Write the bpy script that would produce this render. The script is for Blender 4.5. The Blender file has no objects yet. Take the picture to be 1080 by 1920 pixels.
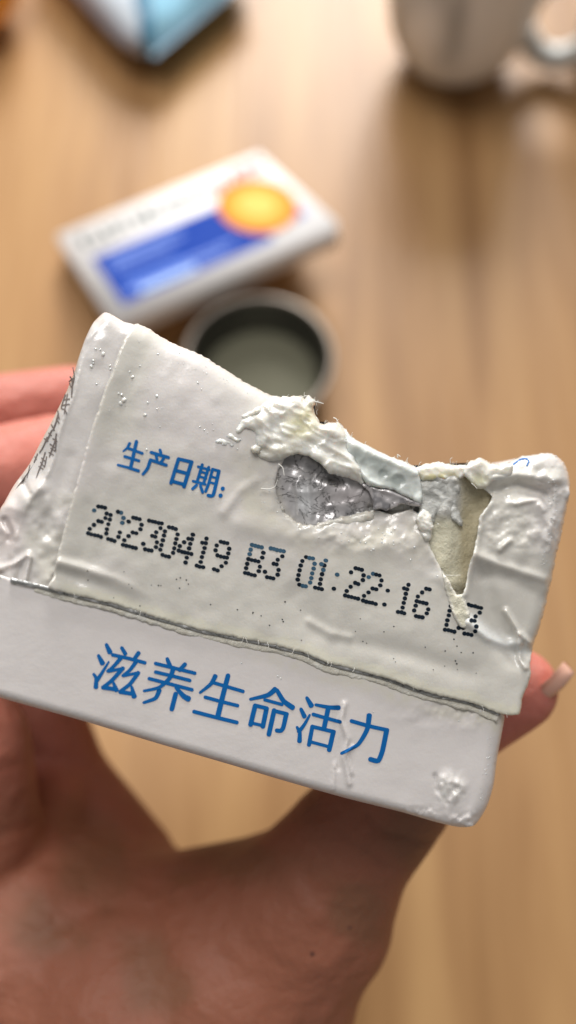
import bpy, bmesh, math, random
import numpy as np
from mathutils import Vector, Matrix
from mathutils.geometry import delaunay_2d_cdt as cdt
random.seed(7); rng = np.random.RandomState(7)
S = bpy.context.scene
COL = S.collection

# ------------------------------------------------------------------ camera
F = 1700.0                     # focal length in photo pixels (photo 1080 x 1920)
D = 0.115                      # distance to the printed face, metres
HC = 0.36                      # camera height above the tabletop
PITCH = math.radians(66)
CAM = np.array([0.0, 0.0, HC])
R_ = np.array([1.0, 0, 0])
F_ = np.array([0, math.cos(PITCH), -math.sin(PITCH)])
U_ = np.array([0, math.sin(PITCH), math.cos(PITCH)])
cd = bpy.data.cameras.new('camera'); cam = bpy.data.objects.new('camera', cd); COL.objects.link(cam)
cam.location = CAM; cam.rotation_euler = (math.pi/2 - PITCH, 0, 0)
cd.sensor_fit = 'VERTICAL'; cd.sensor_height = 36.0; cd.sensor_width = 20.25
cd.lens = F/1920*36; cd.clip_start = 0.005; cd.clip_end = 50
cd.dof.use_dof = True; cd.dof.focus_distance = D*1.004; cd.dof.aperture_fstop = 8.6
S.camera = cam
S.render.resolution_x = 576; S.render.resolution_y = 1024

# ------------------------------------------------------------------ light
w = bpy.data.worlds.new('World'); S.world = w; w.use_nodes = True
bg = w.node_tree.nodes['Background']; bg.inputs[0].default_value = (1.0, 0.975, 0.95, 1); bg.inputs[1].default_value = 0.22
def area(name, loc, target, sx, sy, power, color):
    l = bpy.data.lights.new(name, 'AREA'); l.shape = 'RECTANGLE'; l.size = sx; l.size_y = sy
    l.energy = power; l.color = color
    o = bpy.data.objects.new(name, l); COL.objects.link(o); o.location = loc
    o.rotation_euler = (Vector(target)-Vector(loc)).to_track_quat('-Z', 'Y').to_euler()
    return o
area('window_light', (0.16, 2.2, 1.30), (0, 0.2, 0.05), 0.85, 0.85, 84, (1.0, 0.985, 0.96))
area('ceiling_bounce', (-0.15, 0.65, 1.8), (0, 0.1, 0.1), 1.1, 0.8, 21, (1.0, 0.98, 0.96))
S.view_settings.view_transform = 'Standard'; S.view_settings.look = 'None'
S.view_settings.exposure = 0.07; S.view_settings.gamma = 1.0

# ------------------------------------------------------------------ coordinates
def WD(px, py, d):             # a photo pixel at axis depth d
    px = np.asarray(px, float); py = np.asarray(py, float); d = np.asarray(d, float)
    return CAM + d[..., None]*(F_ + ((px-540)/F)[..., None]*R_ + ((960-py)/F)[..., None]*U_)
def WZ(px, py, z):             # a photo pixel on the level z
    r = F_ + (px-540)/F*R_ + (960-py)/F*U_
    return CAM + r*((z-HC)/r[2])
SC = D/F
NV = np.array([0.18, 0.02, 1.0]); NV /= np.linalg.norm(NV)     # face normal (camera right, up, back)
NW = NV[0]*R_ + NV[1]*U_ - NV[2]*F_
def FP(px, py, h, e=0.0):      # point of the carton: h photo pixels proud of the end face, e metres behind it
    px = np.asarray(px, float); py = np.asarray(py, float); h = np.asarray(h, float)
    a, b = (px-540)/F, (960-py)/F
    t = (-D*NV[2] + h*SC)/(NV[0]*a + NV[1]*b - NV[2])
    return CAM + t[..., None]*(F_ + a[..., None]*R_ + b[..., None]*U_) - np.asarray(e, float)[..., None]*NW if np.ndim(e) else CAM + t[..., None]*(F_ + a[..., None]*R_ + b[..., None]*U_) - e*NW

# ------------------------------------------------------------------ noise
_g = rng.rand(16, 256, 256)
def vn(x, y, s, seed=0):
    g = _g[seed % 16]; x = np.asarray(x, float)/s+1000.37+seed*3.1; y = np.asarray(y, float)/s+1000.71
    xi = np.floor(x).astype(int); yi = np.floor(y).astype(int); fx = x-xi; fy = y-yi
    fx = fx*fx*(3-2*fx); fy = fy*fy*(3-2*fy)
    a = g[xi % 256, yi % 256]; b = g[(xi+1) % 256, yi % 256]; c = g[xi % 256, (yi+1) % 256]; d = g[(xi+1) % 256, (yi+1) % 256]
    return ((a*(1-fx)+b*fx)*(1-fy)+(c*(1-fx)+d*fx)*fy)*2-1
def fbm(x, y, s, seed=0, o=3):
    r = 0; a = 1
    for i in range(o): r = r + a*vn(x, y, s/2**i, seed+i); a *= .5
    return r
def pd(x, y, line):            # distance to a polyline
    x = np.asarray(x, float); y = np.asarray(y, float); best = np.full(x.shape, 1e9)
    for (x0, y0), (x1, y1) in zip(line[:-1], line[1:]):
        dx, dy = x1-x0, y1-y0; L = dx*dx+dy*dy+1e-9
        t = np.clip(((x-x0)*dx+(y-y0)*dy)/L, 0, 1)
        best = np.minimum(best, np.hypot(x-x0-t*dx, y-y0-t*dy))
    return best
def ridge(x, y, line, wd, ht): return ht*np.exp(-(pd(x, y, line)/wd)**2)
def sm(a, b, v): t = np.clip((v-a)/(b-a), 0, 1); return t*t*(3-2*t)
def mixc(c0, c1, t): t = np.clip(t, 0, 1)[..., None]; return np.asarray(c0)*(1-t)+np.asarray(c1)*t

# ------------------------------------------------------------------ materials
def new_mat(name):
    m = bpy.data.materials.new(name); m.use_nodes = True
    return m, m.node_tree.nodes, m.node_tree.links, m.node_tree.nodes['Principled BSDF']
def mat(name, color=None, rough=.4, coat=0, sss=0, metal=0, bumps=(), var=0.0, varscale=900, spec=.5, rv=0.0, sssr=(1, .8, .6), ssss=.0006):
    m, N, L, B = new_mat(name)
    tc = N.new('ShaderNodeTexCoord')
    if color is None:
        a = N.new('ShaderNodeAttribute'); a.attribute_name = 'tint'; src = a.outputs['Color']
    else:
        a = N.new('ShaderNodeRGB'); a.outputs[0].default_value = (*color, 1); src = a.outputs[0]
    if var:
        nz = N.new('ShaderNodeTexNoise'); nz.inputs['Scale'].default_value = varscale; nz.inputs['Detail'].default_value = 4
        L.new(tc.outputs['Object'], nz.inputs['Vector'])
        mr = N.new('ShaderNodeMapRange'); mr.inputs[3].default_value = 1-var; mr.inputs[4].default_value = 1+var
        L.new(nz.outputs['Fac'], mr.inputs[0])
        vm = N.new('ShaderNodeVectorMath'); vm.operation = 'MULTIPLY'
        L.new(src, vm.inputs[0]); L.new(mr.outputs[0], vm.inputs[1]); src = vm.outputs[0]
    L.new(src, B.inputs['Base Color'])
    B.inputs['Roughness'].default_value = rough; B.inputs['Metallic'].default_value = metal
    B.inputs['Coat Weight'].default_value = coat; B.inputs['Coat Roughness'].default_value = .12
    B.inputs['Specular IOR Level'].default_value = spec
    if rv:
        nz = N.new('ShaderNodeTexNoise'); nz.inputs['Scale'].default_value = 260; nz.inputs['Detail'].default_value = 5
        L.new(tc.outputs['Object'], nz.inputs['Vector'])
        mr = N.new('ShaderNodeMapRange'); mr.inputs[1].default_value = .35; mr.inputs[2].default_value = .65
        mr.inputs[3].default_value = rough-rv; mr.inputs[4].default_value = rough+rv
        L.new(nz.outputs['Fac'], mr.inputs[0]); L.new(mr.outputs[0], B.inputs['Roughness'])
    if sss:
        B.inputs['Subsurface Weight'].default_value = sss; B.inputs['Subsurface Radius'].default_value = sssr
        B.inputs['Subsurface Scale'].default_value = ssss
    prev = None
    for kind, scale, dist in bumps:
        if kind == 'n':
            t = N.new('ShaderNodeTexNoise'); t.inputs['Scale'].default_value = scale; t.inputs['Detail'].default_value = 5; o = t.outputs['Fac']
        elif kind == 'v':
            t = N.new('ShaderNodeTexVoronoi'); t.inputs['Scale'].default_value = scale; o = t.outputs['Distance']
        else:
            t = N.new('ShaderNodeTexVoronoi'); t.feature = 'DISTANCE_TO_EDGE'; t.inputs['Scale'].default_value = scale
            mm = N.new('ShaderNodeMath'); mm.operation = 'MINIMUM'; mm.inputs[1].default_value = .12
            L.new(t.outputs['Distance'], mm.inputs[0]); o = mm.outputs[0]
        L.new(tc.outputs['Object'], t.inputs['Vector'])
        b = N.new('ShaderNodeBump'); b.inputs['Strength'].default_value = 1; b.inputs['Distance'].default_value = dist
        L.new(o, b.inputs['Height'])
        if prev: L.new(prev.outputs[0], b.inputs['Normal'])
        prev = b
    if prev: L.new(prev.outputs[0], B.inputs['Normal'])
    return m
M = {}
M['paper'] = mat('coated_paper', None, .27, .55, .3, bumps=(('n', 420, .00009), ('n', 3500, .000015)), var=.05, varscale=300, rv=.1)
M['panel'] = mat('smooth_board', None, .38, .12, .15, bumps=(('n', 2500, .000012), ('n', 200, .00015)), var=.02, varscale=250, rv=.06)
M['pulp'] = mat('wet_pulp', None, .32, .7, .6, bumps=(('n', 600, .00016), ('n', 2600, .00005)), var=.10, varscale=1300, rv=.12, ssss=.0012)
M['gel'] = mat('soaked_film', None, .25, .6, .4, bumps=(('n', 700, .0002),), var=.10, varscale=800, ssss=.001)
M['raw'] = mat('raw_board', None, .6, .15, .2, bumps=(('n', 1200, .00025), ('n', 5000, .0001)), var=.13, varscale=1500)
M['side'] = mat('carton_side', (.66, .62, .60), .4, .1, .1, bumps=(('n', 200, .0002),), var=.03)
M['blue'] = mat('blue_ink', (.0, .115, .37), .5, 0, var=.12, varscale=1500, spec=.25)
M['black'] = mat('black_ink', (.003, .010, .020), .6, 0, spec=.2, var=.3, varscale=2000)
M['faded'] = mat('worn_ink', (.03, .09, .15), .45, .1, var=.4, varscale=2500)
M['grey'] = mat('grey_ink', (.16, .135, .125), .5, var=.3, varscale=3000)
M['milk'] = mat('milk_bead', (.74, .72, .67), .12, .8, .5)
M['fibre'] = mat('paper_fibre', (.80, .78, .72), .4)
M['skin'] = mat('skin', None, .58, .0, .3, spec=.35, bumps=(('c', 600, .00010), ('n', 60, .0022), ('n', 190, .0008), ('n', 2500, .00004)), var=.14, varscale=45, sssr=(1, .35, .2), ssss=.003)
def blotch(m, c2, scale):
    N, L = m.node_tree.nodes, m.node_tree.links; B = N['Principled BSDF']; src = B.inputs['Base Color'].links[0].from_socket
    tc = N.new('ShaderNodeTexCoord'); n = N.new('ShaderNodeTexNoise'); n.inputs['Scale'].default_value = scale; n.inputs['Detail'].default_value = 3; L.new(tc.outputs['Object'], n.inputs['Vector'])
    mr = N.new('ShaderNodeMapRange'); mr.inputs[1].default_value = .4; mr.inputs[2].default_value = .62; L.new(n.outputs['Fac'], mr.inputs[0])
    mx = N.new('ShaderNodeMix'); mx.data_type = 'RGBA'; L.new(mr.outputs[0], mx.inputs['Factor']); L.new(src, mx.inputs['A']); mx.inputs['B'].default_value = (*c2, 1); L.new(mx.outputs['Result'], B.inputs['Base Color'])
M['nail'] = mat('nail', (.68, .40, .30), .2, .4, .3)
M['mole'] = mat('mole', (.10, .03, .02), .5)
# foil with dark cracks
def foil_mat():
    m, N, L, B = new_mat('crazed_foil')
    tc = N.new('ShaderNodeTexCoord'); a = N.new('ShaderNodeAttribute'); a.attribute_name = 'tint'
    wn = N.new('ShaderNodeTexNoise'); wn.inputs['Scale'].default_value = 500; wn.inputs['Detail'].default_value = 5
    L.new(tc.outputs['Object'], wn.inputs['Vector'])
    mx = N.new('ShaderNodeMix'); mx.data_type = 'VECTOR'; mx.inputs[0].default_value = .0016
    va = N.new('ShaderNodeVectorMath'); va.operation = 'SCALE'; va.inputs['Scale'].default_value = .0012
    L.new(wn.outputs['Color'], va.inputs[0])
    vb = N.new('ShaderNodeVectorMath'); vb.operation = 'ADD'
    L.new(tc.outputs['Object'], vb.inputs[0]); L.new(va.outputs[0], vb.inputs[1])
    v = N.new('ShaderNodeTexNoise'); v.inputs['Scale'].default_value = 210; v.inputs['Detail'].default_value = 7; v.inputs['Roughness'].default_value = .65; v.inputs['Distortion'].default_value = 1.2
    L.new(vb.outputs[0], v.inputs['Vector'])
    ab = N.new('ShaderNodeMath'); ab.operation = 'SUBTRACT'; ab.inputs[1].default_value = .5; L.new(v.outputs['Fac'], ab.inputs[0])
    ac = N.new('ShaderNodeMath'); ac.operation = 'ABSOLUTE'; L.new(ab.outputs[0], ac.inputs[0])
    mr = N.new('ShaderNodeMapRange'); mr.inputs[1].default_value = 0; mr.inputs[2].default_value = .012; mr.inputs[3].default_value = .4
    L.new(ac.outputs[0], mr.inputs[0])
    nr = N.new('ShaderNodeMapRange'); nr.inputs[1].default_value = .3; nr.inputs[2].default_value = .7; nr.inputs[3].default_value = .85; nr.inputs[4].default_value = 1.12
    L.new(wn.outputs['Fac'], nr.inputs[0])
    m1 = N.new('ShaderNodeMath'); m1.operation = 'MULTIPLY'; L.new(mr.outputs[0], m1.inputs[0]); L.new(nr.outputs[0], m1.inputs[1])
    vm = N.new('ShaderNodeVectorMath'); vm.operation = 'MULTIPLY'; L.new(a.outputs['Color'], vm.inputs[0]); L.new(m1.outputs[0], vm.inputs[1])
    L.new(vm.outputs[0], B.inputs['Base Color']); B.inputs['Metallic'].default_value = .4; B.inputs['Roughness'].default_value = .33
    B.inputs['Coat Weight'].default_value = .3; B.inputs['Coat Roughness'].default_value = .15
    b = N.new('ShaderNodeBump'); b.inputs['Distance'].default_value = .00012; L.new(mr.outputs[0], b.inputs['Height'])
    b2 = N.new('ShaderNodeBump'); b2.inputs['Distance'].default_value = .00022; L.new(wn.outputs['Fac'], b2.inputs['Height']); L.new(b.outputs[0], b2.inputs['Normal'])
    L.new(b2.outputs[0], B.inputs['Normal'])
    return m
M['foil'] = foil_mat()

# ------------------------------------------------------------------ objects
def tag(o, label=None, cat=None, group=None, kind=None):
    if label: o['label'] = label
    if cat: o['category'] = cat
    if group: o['group'] = group
    if kind: o['kind'] = kind
    return o
def empty(name, loc, label, cat, group=None):
    o = bpy.data.objects.new(name, None); COL.objects.link(o); o.location = loc; o.empty_display_size = .01
    return tag(o, label, cat, group)
def mesh(name, V, Fc, m, parent=None, tint=None, smooth=True, org=None):
    V = np.asarray(V, float)
    base = np.array(parent.matrix_basis.translation) if parent is not None and parent.parent is None else (np.zeros(3) if parent is None else np.array(parent.get('_org', (0, 0, 0))))
    me = bpy.data.meshes.new(name); me.from_pydata((V-base).tolist(), [], [tuple(int(i) for i in f) for f in Fc]); me.update()
    if smooth: me.polygons.foreach_set('use_smooth', [True]*len(me.polygons))
    if tint is not None:
        at = me.color_attributes.new('tint', 'FLOAT_COLOR', 'POINT')
        c = np.ones((len(V), 4)); c[:, :3] = tint; at.data.foreach_set('color', c.ravel())
    me.materials.append(m)
    o = bpy.data.objects.new(name, me); COL.objects.link(o)
    if parent is not None: o.parent = parent
    return o
def resample(poly, step, closed=True, jag=0, seed=0):
    P = [tuple(p) for p in poly]; out = []
    n = len(P)
    for i in range(n if closed else n-1):
        p0, p1, p2, p3 = P[(i-1) % n] if closed or i else P[0], P[i], P[(i+1) % n], P[(i+2) % n] if closed or i+2 < n else P[-1]
        L = math.hypot(p2[0]-p1[0], p2[1]-p1[1]); k = max(1, int(L/step))
        for j in range(k):
            t = j/k; t2 = t*t; t3 = t2*t; q = []
            for c in (0, 1):
                s1 = .32*(p2[c]-p0[c]); s2 = .32*(p3[c]-p1[c])
                q.append((2*t3-3*t2+1)*p1[c]+(t3-2*t2+t)*s1+(-2*t3+3*t2)*p2[c]+(t3-t2)*s2)
            out.append(q)
    if not closed: out.append(list(P[-1]))
    A = np.array(out)
    if jag:
        A[:, 0] += jag*fbm(A[:, 0]*1.0, A[:, 1], 7, seed); A[:, 1] += jag*fbm(A[:, 0], A[:, 1], 7, seed+5)
    return A
class Sheet:
    def __init__(s, name, poly, hf, m, parent, tint, step=3.2, thick=8, rolls=(), edge=(3, 2), jag=0, seed=0):
        s.hf = hf; s.rolls = rolls; s.edge = edge
        B = resample(poly, step, True, jag, seed); s.B = [tuple(p) for p in B]; s.B.append(s.B[0])
        x0, y0 = B.min(0); x1, y1 = B.max(0)
        gx, gy = np.meshgrid(np.arange(x0, x1, step), np.arange(y0, y1, step)); gx = gx.ravel(); gy = gy.ravel()
        gx = gx+rng.uniform(-.3, .3, gx.size)*step; gy = gy+rng.uniform(-.3, .3, gy.size)*step
        # inside test + clearance
        ins = np.zeros(gx.shape, bool)
        for (ax, ay), (bx, by) in zip(s.B[:-1], s.B[1:]):
            c = ((ay > gy) != (by > gy)); 
            with np.errstate(divide='ignore', invalid='ignore'):
                xi = (bx-ax)*(gy-ay)/(by-ay+1e-12)+ax
            ins ^= c & (gx < xi)
        gx = gx[ins]; gy = gy[ins]; dd = pd(gx, gy, s.B); k = dd > step*.55; gx = gx[k]; gy = gy[k]
        nb = len(B)
        vs = [Vector((float(a), float(b))) for a, b in B]+[Vector((float(a), float(b))) for a, b in zip(gx, gy)]
        r = cdt(vs, [(i, (i+1) % nb) for i in range(nb)], [], 1, 1e-4)
        X = np.array([[v.x, v.y] for v in r[0]]); T = [f for f in r[2]]
        h = s.h(X[:, 0], X[:, 1])
        V = FP(X[:, 0], X[:, 1], h)
        # orient faces toward the camera (photo y grows downward)
        T2 = []
        for f in T:
            a, b, c = X[f[0]], X[f[1]], X[f[2]]
            T2.append(tuple(f) if (b[0]-a[0])*(c[1]-a[1])-(b[1]-a[1])*(c[0]-a[0]) < 0 else tuple(reversed(f)))
        cnt = {}
        for f in T2:
            for i in range(3):
                e = (f[i], f[(i+1) % 3]); cnt[e] = 1
        be = [e for e in cnt if (e[1], e[0]) not in cnt]
        bv = sorted({i for e in be for i in e}); mp = {v: len(V)+k for k, v in enumerate(bv)}
        Vs = FP(X[bv, 0], X[bv, 1], h[bv]-thick)
        V = np.vstack([V, Vs]); X = np.vstack([X, X[bv]])
        for a, b in be: T2.append((b, a, mp[a], mp[b]))
        tc = tint(X[:, 0], X[:, 1]) if callable(tint) else np.tile(np.array(tint, float), (len(X), 1))
        s.obj = mesh(name, V, T2, m, parent, tc)
    def h(s, x, y):
        x = np.asarray(x, float); y = np.asarray(y, float)
        h = s.hf(x, y)
        for line, wd, r in s.rolls:
            t = np.clip(1-pd(x, y, line)/wd, 0, 1); h = h-r*(1-np.sqrt(np.clip(1-t*t, 0, 1)))
        if s.edge:
            t = np.clip(1-pd(x, y, s.B)/s.edge[0], 0, 1); h = h-s.edge[1]*(1-np.sqrt(np.clip(1-t*t, 0, 1)))
        return h

# ================================================================== setting: tabletop
def table():
    m, N, L, B = new_mat('light_wood')
    tc = N.new('ShaderNodeTexCoord')
    mp = N.new('ShaderNodeMapping'); mp.inputs['Scale'].default_value = (26, 2.2, 1); mp.inputs['Rotation'].default_value = (0, 0, .10)
    L.new(tc.outputs['Object'], mp.inputs['Vector'])
    n1 = N.new('ShaderNodeTexNoise'); n1.inputs['Scale'].default_value = 1.3; n1.inputs['Detail'].default_value = 7; n1.inputs['Distortion'].default_value = .8
    L.new(mp.outputs[0], n1.inputs['Vector'])
    mp2 = N.new('ShaderNodeMapping'); mp2.inputs['Scale'].default_value = (180, 8, 1); mp2.inputs['Rotation'].default_value = (0, 0, .10)
    L.new(tc.outputs['Object'], mp2.inputs['Vector'])
    n2 = N.new('ShaderNodeTexNoise'); n2.inputs['Scale'].default_value = 1.5; n2.inputs['Detail'].default_value = 5
    L.new(mp2.outputs[0], n2.inputs['Vector'])
    ad = N.new('ShaderNodeMath'); ad.operation = 'MULTIPLY_ADD'; ad.inputs[1].default_value = .2
    L.new(n2.outputs['Fac'], ad.inputs[0]); L.new(n1.outputs['Fac'], ad.inputs[2])
    cr = N.new('ShaderNodeValToRGB'); e = cr.color_ramp.elements
    e[0].position = .38; e[0].color = (.225, .112, .040, 1); e[1].position = .80; e[1].color = (.42, .245, .105, 1)
    x = cr.color_ramp.elements.new(.58); x.color = (.325, .176, .072, 1)
    L.new(ad.outputs[0], cr.inputs[0])
    # broad strips of slightly different wood
    br = N.new('ShaderNodeTexBrick'); br.inputs['Scale'].default_value = 1; br.inputs['Mortar Size'].default_value = 0
    br.inputs['Brick Width'].default_value = .62; br.inputs['Row Height'].default_value = .07
    br.inputs['Color1'].default_value = (.9, .9, .9, 1); br.inputs['Color2'].default_value = (1.1, 1.08, 1.04, 1); br.inputs['Mortar'].default_value = (.9, .9, .9, 1)
    mp3 = N.new('ShaderNodeMapping'); mp3.inputs['Rotation'].default_value = (0, 0, math.pi/2+.10); L.new(tc.outputs['Object'], mp3.inputs['Vector']); L.new(mp3.outputs[0], br.inputs['Vector'])
    vm = N.new('ShaderNodeVectorMath'); vm.operation = 'MULTIPLY'; L.new(cr.outputs[0], vm.inputs[0]); L.new(br.outputs[0], vm.inputs[1])
    L.new(vm.outputs[0], B.inputs['Base Color']); B.inputs['Roughness'].default_value = .43; B.inputs['Specular IOR Level'].default_value = .28
    b = N.new('ShaderNodeBump'); b.inputs['Distance'].default_value = .0004; L.new(n2.outputs['Fac'], b.inputs['Height']); L.new(b.outputs[0], B.inputs['Normal'])
    X0, X1, Y0, Y1, T = -.75, .75, -.45, 1.35, .03
    V = [(X0, Y0, 0), (X1, Y0, 0), (X1, Y1, 0), (X0, Y1, 0), (X0, Y0, -T), (X1, Y0, -T), (X1, Y1, -T), (X0, Y1, -T)]
    o = mesh('tabletop', V, [(0, 1, 2, 3), (7, 6, 5, 4), (0, 4, 5, 1), (1, 5, 6, 2), (2, 6, 7, 3), (3, 7, 4, 0)], m, None, smooth=False)
    tag(o, 'light honey wooden tabletop with soft straight grain under everything', kind='structure')
table()

def lathe(prof, c, seg=64, close=False):
    V, Fc = [], []
    for r, z in prof:
        for k in range(seg):
            a = 2*math.pi*k/seg; V.append((c[0]+r*math.cos(a), c[1]+r*math.sin(a), c[2]+z))
    for i in range(len(prof)-1):
        for k in range(seg):
            k2 = (k+1) % seg; Fc.append((i*seg+k, i*seg+k2, (i+1)*seg+k2, (i+1)*seg+k))
    return V, Fc
def tube(path, r, seg=14, caps=True, flat=1.0):
    P = [np.array(p, float) for p in path]; V, Fc = [], []
    up = np.array([.13, .31, .94]); rr = r if hasattr(r, '__len__') else [r]*len(P)
    for i, p in enumerate(P):
        t = P[min(i+1, len(P)-1)]-P[max(i-1, 0)]; t /= np.linalg.norm(t)+1e-12
        a = np.cross(t, up); a /= np.linalg.norm(a)+1e-12; b = np.cross(t, a)
        for k in range(seg):
            q = 2*math.pi*k/seg; V.append(p+rr[i]*(math.cos(q)*a*flat+math.sin(q)*b))
    for i in range(len(P)-1):
        for k in range(seg):
            k2 = (k+1) % seg; Fc.append((i*seg+k, i*seg+k2, (i+1)*seg+k2, (i+1)*seg+k))
    if caps: Fc.append(tuple(range(seg))[::-1]); Fc.append(tuple((len(P)-1)*seg+k for k in range(seg)))
    return V, Fc

# ================================================================== biscuit box
def biscuit_box():
    T, HR = .013, .0245        # the near long edge rests on the cup rim, the far one on the table
    q = [WZ(120, 436, T), WZ(522, 268, T), WZ(592, 432, T+HR), WZ(192, 600, T+HR)]    # TL TR BR BL
    c = sum(q)/4; u = ((q[1]-q[0])+(q[2]-q[3]))/2; v = ((q[3]-q[0])+(q[2]-q[1]))/2
    Lu = np.linalg.norm(u); Lv = np.linalg.norm(v)
    ang = math.degrees(math.acos(np.dot(u, v)/Lu/Lv)); print('BOX angle', ang, Lu, Lv)
    u[2] = 0; u /= np.linalg.norm(u); v = v-np.dot(v, u)*u; v /= np.linalg.norm(v); nn = np.cross(v, u); nn /= np.linalg.norm(nn)
    nn = nn if nn[2] > 0 else -nn
    c = c-nn*T                 # centre of the underside
    root = empty('biscuit_box', (c[0], c[1], 0), 'small white biscuit box with royal blue panel and orange biscuit picture on top', 'box')
    def P(a, b, z): return tuple(c + u*(a-.5)*Lu + v*(b-.5)*Lv + nn*z)
    # body: bevelled box
    bm = bmesh.new(); bmesh.ops.create_cube(bm, size=1)
    for vv in bm.verts:
        vv.co = Vector(P(vv.co.x+.5, vv.co.y+.5, (vv.co.z+.5)*T))
    bmesh.ops.recalc_face_normals(bm, faces=bm.faces)
    bmesh.ops.bevel(bm, geom=bm.edges[:], offset=.0008, segments=3, affect='EDGES')
    V = [tuple(x.co) for x in bm.verts]; Fc = [[x.index for x in f.verts] for f in bm.faces]
    bm.verts.index_update(); Fc = [[x.index for x in f.verts] for f in bm.faces]; bm.free()
    mesh('box_body', V, Fc, mat('white_carton_board', (.78, .76, .75), .5, .0, spec=.3), root)
    def quad(name, a0, a1, b0, b1, z, m):
        Vq = [P(a0, b0, z), P(a1, b0, z), P(a1, b1, z), P(a0, b1, z)]
        return mesh(name, Vq, [(3, 2, 1, 0)], m, root, smooth=False)
    mb = mat('royal_blue_print', (.0, .035, .27), .6, 0, spec=.15)
    quad('blue_panel', .07, .74, .40, .93, T+.0002, mb)
    lp = mat('pale_blue_print', (.20, .30, .72), .6, spec=.2); lb = mat('light_blue_print', (.52, .68, .86), .35)
    quad('pale_print', .13, .40, .74, .86, T+.0004, mat('mid_blue_print', (.02, .08, .38), .6, spec=.15))
    # lines of tiny white print
    V, Fc = [], []
    def addq(a0, a1, b0, b1, z):
        i = len(V); V.extend([P(a0, b0, z), P(a1, b0, z), P(a1, b1, z), P(a0, b1, z)]); Fc.append((i+3, i+2, i+1, i))
    a = .12
    for row, (b0, e) in enumerate(((.46, .44), (.53, .44), (.60, .36), (.78, .60), (.83, .52))):
        a = .12
        while a < e:
            wd = random.uniform(.012, .02); addq(a, a+wd, b0, b0+.035, T+.0006); a += wd+.008
    mesh('small_print', V, Fc, lp, root, smooth=False)
    quad('foot_print', .16, .40, .86, .895, T+.0005, lb)
    # row of dark green lettering
    V, Fc = [], []
    a = .07
    while a < .80:
        wd = random.uniform(.03, .04)
        for st in range(4):
            if random.random() < .5: s_ = random.uniform(0, wd-.008); addq(a+s_, a+s_+.010, .13+random.uniform(0, .03), .27, T+.0003+.00002*st)
            else: b_ = random.uniform(.13, .25); addq(a, a+wd, b_, b_+.028, T+.00031+.00002*st)
        a += wd+.014
    mesh('brand_lettering', V, Fc, mat('dark_green_print', (.05, .09, .09), .35), root, smooth=False)
    # red words at the corner
    V, Fc = [], []
    for k in range(5): addq(.82+.03*k, .842+.03*k, .09+.02*(k % 2), .17+.02*(k % 2), T+.0003)
    for k in range(4): addq(.84+.03*k, .86+.03*k, .21, .25, T+.0003)
    mesh('red_lettering', V, Fc, mat('red_print', (.70, .12, .12), .35), root, smooth=False)
    V, Fc = [], []
    addq(.80, .86, .27, .36, T+.0003)
    mesh('red_mark', V, Fc, mat('deep_red_print', (.45, .08, .10), .35), root, smooth=False)
    V, Fc = [], []
    addq(.86, .93, .68, .84, T+.0003)
    mesh('navy_mark', V, Fc, mat('navy_print', (.03, .06, .3), .35), root, smooth=False)
    # the printed round biscuit: disc, darker baked rim, pale pattern
    cx, cy, rr = .79, .56, .30*Lv
    def disc(name, r0, r1, z, m, n=48, wob=0):
        V, Fc = [], []
        for ring in (r0, r1):
            for k in range(n):
                t = 2*math.pi*k/n; q_ = ring*(1+wob*(1 if k % 2 else -1)); p = c+u*((cx-.5)*Lu+q_*.50*Lu/Lv*math.cos(t))+v*((cy-.5)*Lv+q_*math.sin(t)); V.append(tuple(p+nn*z))
        for k in range(n): Fc.append((k, n+k, n+(k+1) % n, (k+1) % n))
        Fc = [f[::-1] for f in Fc]
        return mesh(name, V, Fc, m, root, smooth=False)
    disc('biscuit_picture', .0005, rr, T+.0007, mat('biscuit_print', (.72, .30, .03), .6, spec=.15, var=.15, varscale=120))
    disc('biscuit_rim', rr*.86, rr*1.05, T+.0009, mat('baked_print', (.60, .18, .015), .6, spec=.15), wob=.03)
    disc('biscuit_centre', .0005, rr*.5, T+.0010, mat('pale_biscuit_print', (.78, .44, .10), .6, spec=.15, var=.2, varscale=200))
    return root
biscuit_box()

# ================================================================== tin cup
def tin_cup():
    h = .0225
    L_, R0, T0, B0 = WZ(347, 674, h), WZ(625, 671, h), WZ(487, 528, h), WZ(487, 790, h)
    rad = np.linalg.norm(R0-L_)/2; c = (L_+R0)/2; print('CUP', rad, np.linalg.norm(T0-B0)/2)
    root = empty('metal_cup', (c[0], c[1], 0), 'round dull metal cup with a pale rim, between biscuit box and torn carton', 'cup')
    p = [(.002, .0), (rad*.80, .0), (rad*.84, .002), (rad*.93, h*.5), (rad*.985, h*.96), (rad*1.0, h), (rad*.985, h+.0009), (rad*.955, h), (rad*.90, h*.5), (rad*.80, .006), (rad*.74, .0035), (.002, .0035)]
    V, Fc = lathe(p, (c[0], c[1], 0))
    mesh('cup_body', V, Fc, mat('dull_steel', (.085, .083, .068), .38, metal=.7, bumps=(('n', 90, .0004),)), root)
    V, Fc = tube([(c[0]+rad*.985*math.cos(t), c[1]+rad*.985*math.sin(t), h+.0006) for t in np.linspace(0, 2*math.pi, 64)], .0015, 10, False)
    mesh('rim', V, Fc, mat('pale_rim', (.26, .225, .19), .4, metal=.8), root)
    V, Fc = lathe([(.0005, .0062), (rad*.6, .0062), (rad*.795, .0061)], (c[0], c[1], 0))
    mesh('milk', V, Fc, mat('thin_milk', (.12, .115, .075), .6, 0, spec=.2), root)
tin_cup()

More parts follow.
